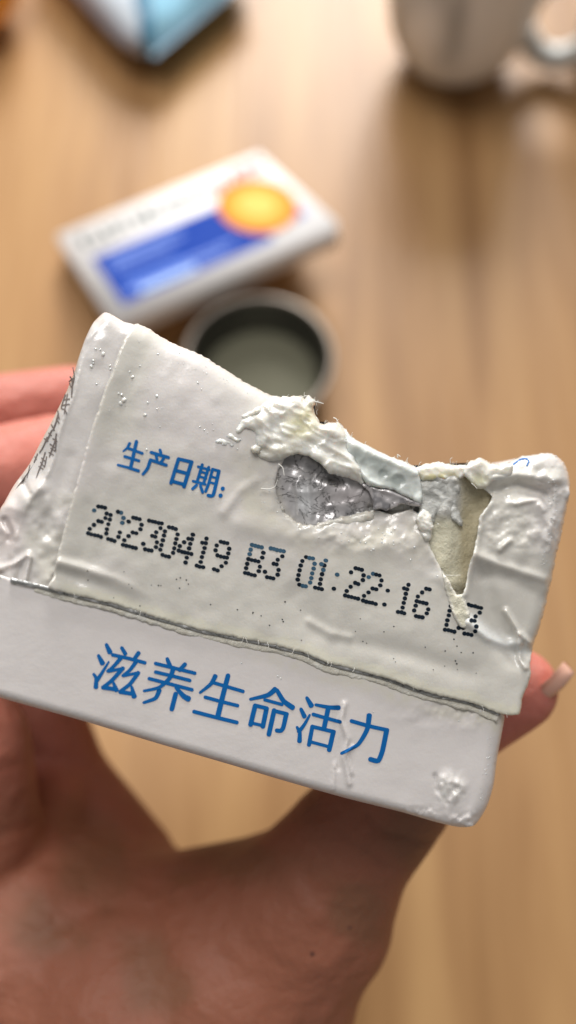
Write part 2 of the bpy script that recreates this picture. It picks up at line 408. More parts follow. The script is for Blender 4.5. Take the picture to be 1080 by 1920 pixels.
# ================================================================== mug
def mug():
    c = WZ(846, 116, 0)
    root = empty('mug', (c[0], c[1], 0), 'grey white glazed mug with looped handle standing on the table', 'mug')
    k = .001
    prof = [(.5, 0), (12, 0), (20, 1.2), (29, 6), (36, 14), (41, 25), (44, 40), (44.5, 60), (43.5, 85), (43.5, 92), (42.5, 93.5), (41, 92), (41.5, 60), (41, 40), (38, 25), (28, 10), (.5, 6)]
    V, Fc = lathe([(a*k*.90, b*k) for a, b in prof], c, 72)
    m, N, L, B = new_mat('grey_glaze')
    tc = N.new('ShaderNodeTexCoord'); n = N.new('ShaderNodeTexNoise'); n.inputs['Scale'].default_value = 22; n.inputs['Detail'].default_value = 2
    mp = N.new('ShaderNodeMapping'); mp.inputs['Scale'].default_value = (1, 1, .45); L.new(tc.outputs['Object'], mp.inputs[0]); L.new(mp.outputs[0], n.inputs['Vector'])
    cr = N.new('ShaderNodeValToRGB'); e = cr.color_ramp.elements; e[0].position = .35; e[0].color = (.22, .22, .21, 1); e[1].position = .50; e[1].color = (.80, .79, .75, 1)
    L.new(n.outputs['Fac'], cr.inputs[0]); L.new(cr.outputs[0], B.inputs['Base Color']); B.inputs['Roughness'].default_value = .35; B.inputs['Coat Weight'].default_value = .2
    mesh('mug_body', V, Fc, m, root)
    path = []
    for t in np.linspace(-2.7, 2.7, 30):
        path.append((c[0]+.052+.0195*math.cos(t), c[1]-.010-.004*math.cos(t), .035+.024*math.sin(t)))
    V, Fc = tube(path, .0066, 14, True, 1.1)
    mesh('handle', V, Fc, mat('pale_glaze', (.68, .70, .68), .4, .1), root)
mug()
def dark_cup():
    c = WZ(1178, 118, 0)
    root = empty('dark_cup', (c[0], c[1], 0), 'dark grey cup beside the mug, only its edge showing at the right border', 'cup')
    p = [(.5, 0), (24, 0), (28, 2), (31, 12), (34, 45), (35, 70), (33.5, 70), (32, 45), (29, 8), (.5, 5)]
    V, Fc = lathe([(a*.001, b*.001) for a, b in p], c)
    mesh('cup_wall', V, Fc, mat('dark_grey_glaze', (.10, .10, .105), .35), root)
    V, Fc = lathe([(26*.001, 0), (26.6*.001, .0012), (24*.001, .0016)], c)
    mesh('foot_ring', V, Fc, mat('foot_glaze', (.16, .16, .165), .5), root)
dark_cup()

# ================================================================== packets at top left
def packet():
    c = WZ(272, -150, 0); c = c+np.array([0, 0, 0])
    tip = WZ(266, 145, .012)
    root = empty('milk_packet', (c[0], c[1], 0), 'crumpled white and light blue packet lying at the top left, its corner toward the box', 'packet')
    n = 40; V = []; T = []
    ex = WZ(452, -12, .012)-tip; ex /= np.linalg.norm(ex); ey = WZ(112, -24, .012)-tip; ey /= np.linalg.norm(ey); print('PKT', ex.dot(ey))
    org = np.array([tip[0], tip[1], 0]); A, B_ = .105, .13
    def sidez(a, b, s):
        u = 2*a-1; v = 2*b-1
        z = .019*(max(0, 1-abs(u)**3.2))**.55*(max(0, 1-abs(v)**3.6))**.55
        zz = .0195+s*z
        if s > 0: zz += .0025*float(fbm(a*100, b*100, 26, 3))*(z/.019) + .004*math.exp(-((a-b*.85-.12)/.07)**2)*(z/.019)
        return max(zz, .0006)
    for s in (1, -1):
        for i in range(n+1):
            for j in range(n+1):
                a, b = i/n, j/n; rs = 1-.16*abs((2*a-1)*(2*b-1))**5; p = org+ex*(.5+(a-.5)*rs)*A+ey*(.5+(b-.5)*rs)*B_; V.append((p[0], p[1], sidez(a, b, s)))
                d = a-b*.85-.02
                if d < -.0: col = (.70, .77, .84)
                elif d < .10: col = (.04, .20, .34)
                else: col = (.32, .62, .80)
                if a < .03: col = (.38, .40, .46)
                T.append(col)
    Fc = []
    for s in (0, 1):
        o = s*(n+1)**2
        for i in range(n):
            for j in range(n):
                f = (o+i*(n+1)+j, o+(i+1)*(n+1)+j, o+(i+1)*(n+1)+j+1, o+i*(n+1)+j+1); Fc.append(f if s == 0 else f[::-1])
    mesh('packet_body', V, Fc, mat('glossy_packet_film', None, .3, .2), root, np.array(T))
    V, Fc = [], []
    # crimped seal along the right edge
    for i in range(60):
        a = i/59*.96+.02; a = .07+a*.86; p0 = org+ex*a*A+ey*.001; p1 = org+ex*a*A-ey*.003; zz = .0195+.0012*(i % 2)
        V += [(p0[0], p0[1], zz), (p1[0], p1[1], zz)]
    for i in range(59): Fc.append((2*i, 2*i+1, 2*i+3, 2*i+2))
    mesh('crimped_seal', V, Fc, mat('seal_film', (.16, .27, .36), .5), root)
packet()
def orange():
    c = WZ(-70, -52, .03); r = .03
    root = empty('orange', (c[0], c[1], 0), 'bright orange piece of fruit just showing in the top left corner', 'fruit')
    V, Fc = lathe([(max(.0003, r*math.sin(t)*(1+.03*math.cos(3*t))), r*.93-r*.93*math.cos(t)) for t in np.linspace(0, math.pi, 26)], (c[0], c[1], 0), 48)
    mesh('peel', V, Fc, mat('orange_peel', (.85, .36, .05), .4, .1, .1, bumps=(('n', 500, .0003),)), root)
    V, Fc = lathe([(.0003, r*1.86-.001), (.003, r*1.86-.0005), (.0035, r*1.86+.001), (.0015, r*1.86+.0015), (.0003, r*1.86+.0015)], (c[0], c[1], 0), 16)
    mesh('stem_button', V, Fc, mat('stem', (.12, .14, .04), .7), root)
orange()

# ================================================================== the torn carton
TOPL = [(195, 586), (210, 590), (232, 603), (250, 608)]
TOP1 = [(255, 607), (280, 617), (320, 642), (380, 667), (425, 695), (465, 720), (510, 742)]
TORN = [(524, 745), (545, 743), (567, 744), (570, 748), (577, 741), (588, 747), (592, 756), (587, 765), (588, 773), (594, 784), (602, 794), (618, 793), (633, 792), (645, 802), (657, 817), (680, 831), (711, 846), (738, 858), (766, 868), (781, 877), (793, 871), (819, 867), (850, 871), (876, 871), (881, 865), (902, 858), (920, 870), (938, 870)]
TOPR = [(953, 868), (976, 856), (1003, 852), (1030, 850), (1047, 858), (1059, 871), (1067, 892), (1069, 910)]
RIGHT = [(1065, 939), (1056, 984), (1044, 1037), (1030, 1105), (1015, 1164), (1003, 1200), (997, 1221), (994, 1244), (995, 1268), (988, 1289), (979, 1312), (976, 1336)]
SEAM = [(90, 1102), (125, 1112), (210, 1132), (300, 1160), (380, 1182), (440, 1195), (492, 1205), (570, 1224), (611, 1242), (673, 1257), (730, 1273), (803, 1299), (881, 1317), (938, 1338), (964, 1341)]
PR = [(946, 1343), (940, 1379), (932, 1421), (925, 1473), (912, 1514), (891, 1546)]
BOT = [(870, 1551), (850, 1549), (813, 1540), (751, 1522), (647, 1496), (544, 1467), (440, 1436), (300, 1395), (150, 1350), (0, 1308), (-60, 1290)]
LEFT = [(175, 605), (160, 635), (147, 672), (140, 695), (125, 733), (107, 770), (80, 822), (55, 870), (26, 910), (8, 942), (0, 955), (-10, 985), (-16, 1030), (-12, 1070), (-4, 1086)]
c0 = FP(np.array(500.), np.array(1000.), 0., .045)
carton = empty('milk_carton', tuple(c0), 'white milk carton with torn end and blue slogan, held up in the hand', 'carton')

# --- long body behind the end face
def carton_body():
    L = LEFT[::-1]+TOPL+TOP1+TORN[::3]+TOPR+RIGHT[:-2]+[(958, 1330)]+PR+BOT[:-1]+[(-60, 1292), (-75, 1180), (-45, 1110)]
    B = resample(L, 9)
    cx, cy = B.mean(0); V = []; ring = []
    es = [0, .0015, .004, .008, .014, .022, .032, .045, .060, .075, .088, .094]
    for k, e in enumerate(es):
        sh = .987 - .004*min(k, 4)
        Q = np.array([cx, cy])+(B-[cx, cy])*sh
        if k >= 1:  # the torn dip in the top fills out again toward the back
            f = min(1, k/6)*.6
            top = np.interp(Q[:, 0], [190, 1060], [600, 860])
            m_ = (Q[:, 1] < top+140) & (Q[:, 0] > 200) & (Q[:, 0] < 1050)
            Q[m_, 1] = Q[m_, 1]*(1-f)+np.minimum(Q[m_, 1], top[m_]+40)*f if False else Q[m_, 1]
        V.append(FP(Q[:, 0], Q[:, 1], np.full(len(Q), -52.), e)); ring.append(len(Q))
    n = len(B); V.append(FP(np.array([cx]), np.array([cy]), np.array([-52.]), .094)); Fc = []
    for k in range(len(es)-1):
        for i in range(n):
            j = (i+1) % n; Fc.append((k*n+i, k*n+j, (k+1)*n+j, (k+1)*n+i))
    last = (len(es)-1)*n
    for i in range(n): Fc.append((last+i, last+(i+1) % n, len(es)*n))
    V = np.vstack(V)
    return mesh('carton_body', V, Fc, M['side'], carton)
carton_body()

WHITE = np.array([.675, .635, .615]); CREAM = np.array([.68, .645, .53]); FLAPC = np.array([.63, .605, .55])
# --- lower end panel
def lp_h(x, y):
    h = 1.5*fbm(x, y, 160, 2, 2)
    h = h + ridge(x, y, [(646, 1320), (640, 1350), (652, 1385), (645, 1420), (655, 1470)], 4.5, 5.5)
    h = h - ridge(x, y, [(632, 1330), (630, 1380), (634, 1440)], 5, 3)
    h = h + ridge(x, y, [(628, 1430), (624, 1480)], 3, 3) + ridge(x, y, [(662, 1400), (650, 1412), (660, 1450)], 3.0, 4)
    m_ = np.exp(-(np.hypot((x-846)/26, (y-1480)/32))**4)
    h = h + m_*(6+5*fbm(x, y, 12, 4, 2))
    h = h + ridge(x, y, [(816, 1455), (820, 1480), (838, 1505)], 4, -5)
    m2 = np.exp(-(np.hypot((x-860)/80, (y-1335)/26))**2)*5*fbm(x, y, 22, 6, 3)
    h = h + m2 + np.exp(-(np.hypot((x-868)/45, (y-1540)/14))**2)*5*fbm(x, y, 9, 8, 2)
    h = h + np.exp(-((x-790)/30)**2-((y-1520)/6)**2)*4*fbm(x, y, 8, 9, 2)
    return h
def lp_t(x, y):
    t = np.tile(WHITE, (np.size(x), 1))
    k = sm(30, 6, pd(x, y, [(a, b+22) for a, b in SEAM]))*(.45+.4*vn(x, y, 14, 3))*sm(380, 620, x)
    t = mixc(t, CREAM*.96, k*.8)
    k = np.exp(-(np.hypot((x-846)/26, (y-1480)/32))**4)*(.5+.5*vn(x, y, 6, 3)); return mixc(t, [.74, .72, .68], k)
PB = [(-60, 1070), (0, 1078), (40, 1092)]
poly = PB+SEAM[:-1]+PR+BOT+[(-75, 1180)]
panel = Sheet('end_panel', poly, lp_h, M['panel'], carton, lp_t, 3.4, 10, rolls=[(PR, 26, 22), (BOT, 16, 20), ([(-60, 1290), (-75, 1180), (-60, 1070)], 22, 20)], edge=(4, 2))

# --- left fold with the wet side panel
def lf_h(x, y):
    h = -9+2.5*fbm(x, y, 90, 5, 2)
    fold = [(178, 620), (154, 643), (150, 671), (139, 738), (122, 777), (111, 810), (103, 852), (88, 890), (50, 950), (28, 1010), (20, 1060)]
    # slope away behind the fold
    fx = np.interp(y, [p[1] for p in fold], [p[0] for p in fold])
    h = h - 1.25*np.clip(fx-x, 0, 200)*sm(600, 700, y)*(1-.55*sm(900, 960, y)) + ridge(x, y, fold[:8], 5, 2.0)
    low = sm(895, 960, y)
    h = h + low*6*fbm(x, y, 46, 7, 3)
    h = h + ridge(x, y, [(70, 915), (48, 930), (40, 955)], 13, 10) + ridge(x, y, [(42, 900), (54, 925)], 5, -9)
    h = h + ridge(x, y, [(8, 975), (20, 1000), (18, 1012)], 6, -9) + ridge(x, y, [(0, 1066), (25, 1058), (52, 1040)], 5, 8)
    h = h + ridge(x, y, [(56, 1046), (46, 1094)], 5, 9) + ridge(x, y, [(40, 1062), (32, 1088)], 6, -7)
    h = h + ridge(x, y, [(80, 1000), (100, 940), (130, 860)], 16, -3.5)
    h = h + ridge(x, y, [(186, 640), (180, 670)], 14, 3)
    return h
def lf_t(x, y):
    t = np.tile(WHITE*[.97, .98, .97], (np.size(x), 1))
    t = mixc(t, [.60, .58, .48], .35*sm(900, 960, y)*(.5+vn(x, y, 40, 4))*sm(30, 60, x))
    t = mixc(t, [.60, .47, .44], .45*np.exp(-((x-15)/26)**2-((y-985)/60)**2))
    return t
poly = LEFT[::-1]+TOPL+[(268, 622), (258, 700), (190, 900), (150, 1060), (130, 1116), (90, 1108), (40, 1103), (12, 1093)]
lfold = Sheet('side_fold', poly, lf_h, M['paper'], carton, lf_t, 3.0, 8, rolls=[([(178, 600)]+TOPL+[(268, 616)], 80, 12), (LEFT, 12, 12), ([(178, 600)]+TOPL+[(268, 616)], 22, 22)], edge=(3, 1.5))

# --- layer inside the tear
def in_h(x, y):
    h = -7+4*fbm(x, y, 46, 3, 3)
    h = h + ridge(x, y, [(880, 925), (888, 960), (885, 1010), (875, 1060), (868, 1110)], 20, -11)
    tx = np.interp(y, [880, 915, 930, 945, 969, 993, 1025, 1067, 1111], [912, 908, 921, 917, 899, 896, 890, 879, 870]); h = h - 26*sm(tx+3, tx+14, x) - 14*sm(800, 780, x) - 14*sm(1090, 1120, y)
    h = h + ridge(x, y, [(828, 960), (842, 1000), (836, 1050)], 16, 8)
    h = h + ridge(x, y, [(800, 895), (850, 900), (840, 950)], 22, 14+0*x)*(1+.25*fbm(x, y, 12, 6, 2))
    return h
def in_t(x, y):
    t = np.tile(np.array([.50, .49, .46]), (np.size(x), 1))
    k = sm(955, 985, y+.0*x)*sm(790, 812, x); t = mixc(t, [.66, .625, .475], k)
    k = sm(852, 872, x)*sm(1130, 1080, y); t = mixc(t, [.50, .44, .29], k)
    k = np.exp(-((x-830)/36)**2-((y-925)/34)**2)*(.8+.3*vn(x, y, 8, 5)); t = mixc(t, [.60, .60, .56], k)
    k = np.exp(-((x-800)/10)**2-((y-965)/14)**2); t = mixc(t, [.36, .36, .27], k)
    return t
Sheet('inner_layer', [(505, 752), (545, 752), (583, 756), (582, 772), (598, 800), (632, 800), (652, 823), (680, 838), (711, 853), (738, 866), (766, 876), (781, 884), (793, 879), (819, 875), (876, 878), (900, 870), (940, 878), (945, 960), (920, 1050), (905, 1150), (880, 1190), (840, 1170), (800, 1060), (700, 1020), (560, 1010), (500, 960)], in_h, M['raw'], carton, in_t, 3.2, 5, rolls=[(TORN, 8, 8)], edge=(3, 1))

# --- crazed foil in the opening
FOIL = [(505, 868), (528, 850), (563, 846), (604, 860), (640, 885), (672, 900), (690, 910), (712, 925), (740, 935), (768, 940), (775, 955), (745, 968), (715, 984), (688, 992), (640, 1004), (583, 1006), (545, 992), (520, 960), (507, 915)]
def fo_h(x, y):
    h = -6+2.0*fbm(x, y, 46, 8, 2)+3.6*(1-np.abs(vn(x+.4*y, y, 30, 5)))+1.2*(1-np.abs(vn(x*1.4, y*.8, 15, 7)))-3-3*sm(22, 8, pd(x, y, FOIL[9:]))
    h = h + ridge(x, y, [(563, 900), (572, 960)], 14, 9) + ridge(x, y, [(560, 985), (620, 975)], 14, 5)
    h = h + ridge(x, y, [(600, 908), (650, 925), (690, 930)], 13, 6)
    h = h + ridge(x, y, [(556, 905), (560, 960)], 4, 3)+ridge(x, y, [(578, 900), (584, 970)], 4, 3)+ridge(x, y, [(600, 920), (598, 975)], 4, 2)+ridge(x, y, [(620, 950), (670, 940)], 5, 2.5)
    h = h - ridge(x, y, [(695, 955), (740, 952), (765, 950)], 9, 16) - ridge(x, y, [(530, 862), (600, 890), (640, 905)], 9, 5)
    return h
def fo_t(x, y):
    t = np.tile(np.array([.52, .50, .50]), (np.size(x), 1))
    k = ridge(x, y, [(535, 866), (575, 874), (610, 890), (650, 908)], 14, 1.)*(.75+.5*vn(x, y, 14, 2)); t = mixc(t, [.17, .165, .165], k)  # shadow of the overhanging pulp, painted as a dark top band
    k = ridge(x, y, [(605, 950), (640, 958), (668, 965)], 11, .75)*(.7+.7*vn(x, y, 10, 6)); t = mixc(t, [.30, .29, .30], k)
    k = np.exp(-((x-572)/20)**2-((y-940)/38)**2); t = mixc(t, [.74, .75, .76], k*.8)  # glint on the left part, painted as a pale patch
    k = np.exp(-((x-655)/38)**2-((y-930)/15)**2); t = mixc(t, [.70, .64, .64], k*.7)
    k = ridge(x, y, [(700, 956), (730, 960), (765, 953)], 6, 1.); t = mixc(t, [.10, .09, .08], k)  # shade in the cavity below the lip, painted nearly black
    e = sm(26, 6, pd(x, y, FOIL[9:]+FOIL[:1])); return mixc(t, [.64, .61, .55], e*(.75+.3*vn(x, y, 12, 3)))
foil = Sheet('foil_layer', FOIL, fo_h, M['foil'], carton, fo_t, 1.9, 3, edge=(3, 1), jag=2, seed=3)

# --- printed flap (torn)
TEARL = [(524, 746), (560, 790), (545, 830), (532, 862), (519, 890), (517, 914), (522, 938), (534, 968), (548, 976), (562, 990), (583, 985), (600, 990), (626, 978), (648, 974), (664, 960), (688, 962), (700, 956), (735, 964), (770, 956), (790, 968), (800, 990), (804, 1019), (816, 1046), (831, 1076), (836, 1096), (845, 1118), (858, 1135)]
TEARR = [(864, 1116), (870, 1111), (879, 1067), (890, 1025), (896, 993), (899, 969), (917, 945), (921, 930), (905, 915), (898, 900), (905, 880), (938, 871)]
EDGEL = [(92, 1100), (100, 1080), (105, 1055), (112, 1025), (122, 985), (135, 935), (150, 885), (160, 845), (170, 810), (185, 765), (200, 720), (212, 695), (225, 655), (240, 625)]
def fl_h(x, y):
    h = 11+3*fbm(x, y, 190, 6, 2)+1.0*fbm(x, y, 40, 3, 2)
    h = h - 12*np.exp(-(pd(x, y, [(540, 880), (590, 925), (700, 945), (780, 940)])/58)**2)
    h = h + ridge(x, y, [(450, 980), (560, 1005), (640, 1000)], 22, 4)
    h = h + ridge(x, y, [(420, 960), (450, 920), (480, 900)], 10, 3) + 7*np.exp(-((x-720)/60)**2-((y-1020)/26)**2)
    wr = sm(560, 640, x)*sm(1050, 1010, y); h = h + wr*3.5*fbm(x, y, 26, 9, 3)
    h = h + 2.5*fbm(x, y, 24, 10, 2)*np.exp(-(pd(x, y, TEARL)/26)**2)
    h = h + 6*sm(50, 0, pd(x, y, EDGEL))
    tp = sm(300, 150, x); h = h + ridge(x, y, [(104, 1052), (150, 1064), (215, 1085), (300, 1126)], 9, 5.5)*tp - ridge(x, y, [(110, 1076), (180, 1096), (300, 1146)], 12, 6)*tp
    h = h - ridge(x, y, [(640, 1200), (760, 1225), (880, 1262)], 18, 4) + ridge(x, y, [(580, 1165), (620, 1188), (655, 1195)], 8, 3)
    h = h - ridge(x, y, [(560, 1120), (600, 1180)], 24, 5)
    # swollen right part
    q = 0
    q = q + 9*np.exp(-((x-970)/60)**2-((y-1000)/80)**2)
    q = q - ridge(x, y, [(905, 1090), (915, 1140), (940, 1190), (965, 1222)], 24, 15)
    q = q + ridge(x, y, [(880, 1168), (915, 1195), (950, 1208), (972, 1206)], 10, 9)
    q = q + ridge(x, y, [(890, 1040), (935, 1058), (1020, 1085)], 9, 5) - ridge(x, y, [(900, 1070), (960, 1090), (1015, 1120)], 15, 5)
    q = q + ridge(x, y, [(948, 1146), (972, 1185), (992, 1205)], 6, 8) + ridge(x, y, [(972, 1190), (974, 1235), (985, 1252)], 5, 6)
    q = q - ridge(x, y, [(925, 920), (970, 908), (1020, 925)], 13, 13) + ridge(x, y, [(925, 893), (985, 893), (1045, 900)], 10, 6)
    q = q + ridge(x, y, [(968, 944), (995, 937), (1012, 935), (1020, 955)], 6, 6) + ridge(x, y, [(938, 1030), (955, 1014)], 6, 6)
    q = q + ridge(x, y, [(1010, 950), (1030, 985), (1026, 1010)], 8, 5)
    q = q + sm(900, 930, x)*sm(1130, 1080, y)*2.4*fbm(x, y, 46, 12, 2)
    q = q + ridge(x, y, [(917, 945), (899, 970), (893, 1020), (880, 1068), (871, 1112)], 8, 5)
    q = q + ridge(x, y, [(1035, 900), (1040, 960), (1030, 1030)], 7, 3)*(.5+.8*vn(x, y, 6, 4))
    h = h + 1.3*q
    return h
def fl_t(x, y):
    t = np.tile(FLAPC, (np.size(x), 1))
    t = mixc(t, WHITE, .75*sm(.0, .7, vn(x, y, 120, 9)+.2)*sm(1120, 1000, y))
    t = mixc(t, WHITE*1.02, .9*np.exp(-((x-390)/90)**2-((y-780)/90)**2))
    t = mixc(t, [.62, .59, .48], .6*np.exp(-(pd(x, y, [(470, 880), (470, 950), (600, 1010), (780, 1010)])/42)**2)*(.7+.5*vn(x, y, 22, 5)))
    t = mixc(t, [.46, .45, .43], .75*np.exp(-(pd(x, y, TEARL[4:17])/11)**2)*(.7+.5*vn(x, y, 10, 5)))
    dS = pd(x, y, SEAM); t = mixc(t, [.66, .635, .53], sm(24, 12, dS+5*vn(x, y, 12, 2))*sm(90, 140, x)*.9)
    t = mixc(t, [.74, .72, .66], .8*sm(10, 3, pd(x, y, TEARR))+.7*sm(7, 2, pd(x, y, TEARL[10:])))
    t = mixc(t, [.74, .76, .76], .6*np.exp(-(pd(x, y, [(885, 1165), (930, 1200), (975, 1215)])/14)**2))  # highlight along the crease, painted into the tint
    t = mixc(t, [.70, .68, .62], .7*np.exp(-(pd(x, y, [(925, 885), (985, 880), (1045, 890)])/16)**2))
    return t
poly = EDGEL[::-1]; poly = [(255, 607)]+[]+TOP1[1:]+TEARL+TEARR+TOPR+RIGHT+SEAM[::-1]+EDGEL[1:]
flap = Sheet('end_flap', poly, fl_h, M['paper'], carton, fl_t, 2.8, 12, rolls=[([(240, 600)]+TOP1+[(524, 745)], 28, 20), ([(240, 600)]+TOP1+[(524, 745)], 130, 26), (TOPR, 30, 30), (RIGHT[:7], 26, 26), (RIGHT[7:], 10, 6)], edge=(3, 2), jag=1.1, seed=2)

# --- seam: foil line and lower cream strip
def band(line, a, b, jag=0, seed=0):
    A = resample(line, 12, False); T = np.gradient(A, axis=0); T /= np.linalg.norm(T, axis=1)[:, None]+1e-9; Nn = np.stack([-T[:, 1], T[:, 0]], 1)
    up = A+Nn*a; dn = A+Nn*b
    if jag: dn = dn+Nn*(jag*fbm(A[:, 0], A[:, 1], 34, seed))[:, None]; up = up+Nn*(.3*jag*fbm(A[:, 0], A[:, 1], 20, seed+4))[:, None]
    return [tuple(p) for p in up]+[tuple(p) for p in dn[::-1]]
SEAM2 = SEAM[:-1]
def cream_t(x, y):
    return mixc(np.tile(np.array([.60, .57, .49]), (np.size(x), 1)), [.70, .68, .62], .8*sm(.1, .6, vn(x, y, 16, 3)))
Sheet('lower_seal_strip', band([(70, 1094)]+SEAM2, 3, 16, 2.5, 3), lambda x, y: 2.5+.9*fbm(x, y, 22, 5, 3), M['raw'], carton, cream_t, 2.8, 4, edge=(4, 2), jag=1.0)
Sheet('seal_foil_line', band([(20, 1086)]+SEAM2, -3, 5, 1.0, 6), lambda x, y: 6.0+.8*fbm(x, y, 16, 7, 2), M['foil'], carton, lambda x, y: mixc(np.tile(np.array([.34, .34, .33]), (np.size(x), 1)), [.7, .7, .7], sm(.4, .8, vn(x, y, 9, 2))), 2.2, 4, edge=(2.5, 1.5))
Sheet('left_seal_edge', band([(-14, 1074), (6, 1088), (40, 1101), (90, 1114), (135, 1124)], -5, 3, 1, 6), lambda x, y: -1+1.2*fbm(x, y, 10, 7, 2), M['paper'], carton, [.50, .49, .44], 2.6, 5, edge=(3, 2))

# --- torn paper pulp
def pulp(name, poly, base, amp, sc, seed, tint, rolls=(), mt='pulp', jag=2.0, edge=(10, 10), extra=None, step=2.4):
    rot = lambda x, y: ((x*.88+y*.47)*.55, -x*.47+y*.88)
    hf = lambda x, y: base+amp*fbm(*rot(x, y), sc, seed, 2)+.45*amp*(1-np.abs(fbm(*rot(x, y), sc*.6, seed+2, 2)))**2+(extra(x, y) if extra else 0)
    return Sheet(name, poly, hf, M[mt], carton, tint, step, 8, rolls=rolls, edge=edge, jag=jag, seed=seed)
def pt(x, y):
    t = np.tile(np.array([.72, .70, .64]), (np.size(x), 1))
    t = mixc(t, [.74, .69, .42], .9*np.exp(-((x-562)/26)**2-((y-800)/22)**2)+.5*np.exp(-((x-578)/14)**2-((y-775)/14)**2))
    t = mixc(t, [.60, .57, .48], .6*np.exp(-(pd(x, y, [(475, 850), (520, 845), (555, 850)])/14)**2))
    return mixc(t, [.78, .78, .74], .6*sm(.1, .6, vn(x, y, 14, 6)))
PULP = [(436, 812), (452, 784), (478, 768), (486, 758), (510, 744), (524, 745), (545, 743), (567, 744), (570, 748), (577, 741), (588, 747), (592, 756), (587, 765), (588, 773), (594, 784), (602, 794), (618, 793), (633, 792), (645, 802), (655, 815), (650, 830), (660, 850), (672, 870), (678, 890), (684, 910), (664, 902), (640, 893), (618, 887), (598, 868), (575, 856), (555, 852), (530, 862), (505, 868), (480, 858), (470, 838), (478, 815), (462, 806), (448, 815)]
pulp('torn_pulp', PULP, 15, 7, 26, 4, pt, rolls=[([(505, 742)]+TORN[:16], 20, 26), ([(436, 812), (452, 784), (478, 768), (510, 744)], 30, 10), ([(530, 866), (505, 872), (478, 860), (462, 825), (436, 815)], 30, 11)],
     extra=lambda x, y: ridge(x, y, [(590, 850), (630, 875), (668, 890)], 12, 7)+ridge(x, y, [(480, 780), (500, 800), (494, 830)], 8, 5)-ridge(x, y, [(505, 790), (512, 830)], 9, 5))
pulp('pulp_crumb', [(400, 828), (412, 822), (428, 812), (440, 818), (452, 826), (446, 836), (428, 838), (412, 834)], 13, 4, 9, 5, pt, jag=3, edge=(9, 5))
pulp('pulp_crumb', [(452, 782), (470, 770), (488, 762), (490, 772), (474, 784), (462, 790)], 14, 4, 9, 7, pt, jag=2.5, edge=(6, 5))
pulp('pulp_crumb', [(470, 838), (480, 834), (490, 840), (486, 850), (474, 848)], 19, 3, 10, 9, pt, jag=1.2, edge=(5, 5))
pulp('soaked_rim', [(512, 925), (520, 932), (528, 950), (540, 968), (560, 980), (590, 982), (622, 972), (655, 964), (690, 958), (702, 962), (700, 976), (672, 984), (630, 994), (590, 1003), (558, 998), (536, 984), (520, 958)], 2, 4, 22, 9,
     lambda x, y: mixc(np.tile(np.array([.56, .53, .47]), (np.size(x), 1)), [.66, .63, .56], sm(-.2, .5, vn(x, y, 12, 3))), mt='gel', edge=(10, 8), jag=2.5)
# translucent soaked film with bubbles
FILM = [(648, 804), (657, 817), (680, 831), (711, 846), (738, 858), (766, 868), (781, 877), (789, 900), (792, 925), (788, 945), (772, 936), (750, 925), (735, 918), (712, 915), (690, 910), (676, 892), (668, 868), (652, 850), (648, 828)]
BUB = [(718, 889, 11), (746, 903, 17)]
def fi_h(x, y):
    h = 13+3*fbm(x, y, 30, 3, 3)+ridge(x, y, [(665, 835), (720, 858), (778, 885)], 10, 4)
    for bx, by, r in BUB:
        d = np.hypot(x-bx, (y-by)); h = h-3.5*sm(r, r*.3, d)
    return h + ridge(x, y, [(668, 868), (690, 900), (712, 910)], 5, 5)
def fi_t(x, y):
    t = np.tile(np.array([.66, .69, .655]), (np.size(x), 1)); t = mixc(t, [.42, .46, .43], .8*np.exp(-(pd(x, y, [(665, 855), (700, 868), (740, 900)])/13)**2))
    for bx, by, r in BUB: t = mixc(t, [.40, .44, .41], .55*sm(r+1, r*.75, np.hypot(x-bx, y-by)))
    return mixc(t, [.74, .76, .73], sm(12, 4, pd(x, y, FILM[:8]))*.8)
Sheet('soaked_film', FILM, fi_h, M['gel'], carton, fi_t, 2.4, 8, rolls=[(FILM[:7], 14, 18)], edge=(6, 5), jag=1.0, seed=5)
# foil lip curling out from under the film
def lip_t(x, y): return mixc(np.tile(np.array([.60, .57, .57]), (np.size(x), 1)), [.30, .29, .30], sm(.1, .6, vn(x, y, 9, 7)))
LIP = [(672, 904), (690, 908), (712, 916), (735, 920), (752, 928), (770, 937), (790, 944), (786, 950), (768, 948), (752, 944), (742, 950), (724, 958), (712, 953), (700, 954), (698, 940), (694, 926), (684, 914)]
Sheet('foil_lip', LIP, lambda x, y: 9+2.5*fbm(x, y, 14, 11, 2)+ridge(x, y, [(700, 915), (740, 926), (785, 945)], 4, 5), M['foil'], carton, lip_t, 2.2, 3, edge=(4, 4), jag=1.0, seed=9)
# pulp on the right of the film
def pt2(x, y):
    t = np.tile(np.array([.72, .70, .63]), (np.size(x), 1)); t = mixc(t, [.72, .66, .38], .95*np.exp(-(pd(x, y, [(795, 893), (850, 895)])/9)**2)); return mixc(t, [.80, .78, .74], .6*sm(.1, .6, vn(x, y, 9, 6)))
pulp('torn_pulp', [(779, 878), (793, 871), (819, 867), (850, 871), (876, 872), (878, 885), (870, 896), (850, 901), (826, 898), (806, 902), (790, 900)], 10, 5, 18, 8, pt2, rolls=[(TORN[20:26], 12, 14)], edge=(7, 7), jag=1.6)
pulp('torn_pulp', [(868, 884), (876, 872), (881, 865), (902, 858), (920, 870), (938, 870), (962, 872), (960, 890), (945, 900), (925, 904), (912, 915), (896, 916), (884, 905), (874, 896)], 22, 4, 20, 10, lambda x, y: mixc(pt2(x, y), [.60, .57, .36], .8*np.exp(-((x-898)/16)**2-((y-900)/13)**2)), rolls=[(TORN[24:], 14, 20)], edge=(8, 9), jag=1.2)
GREY = [(786, 898), (806, 898), (830, 897), (862, 900), (866, 915), (858, 940), (862, 962), (868, 985), (852, 980), (838, 968), (818, 962), (812, 985), (806, 1008), (796, 1000), (790, 975), (784, 948)]
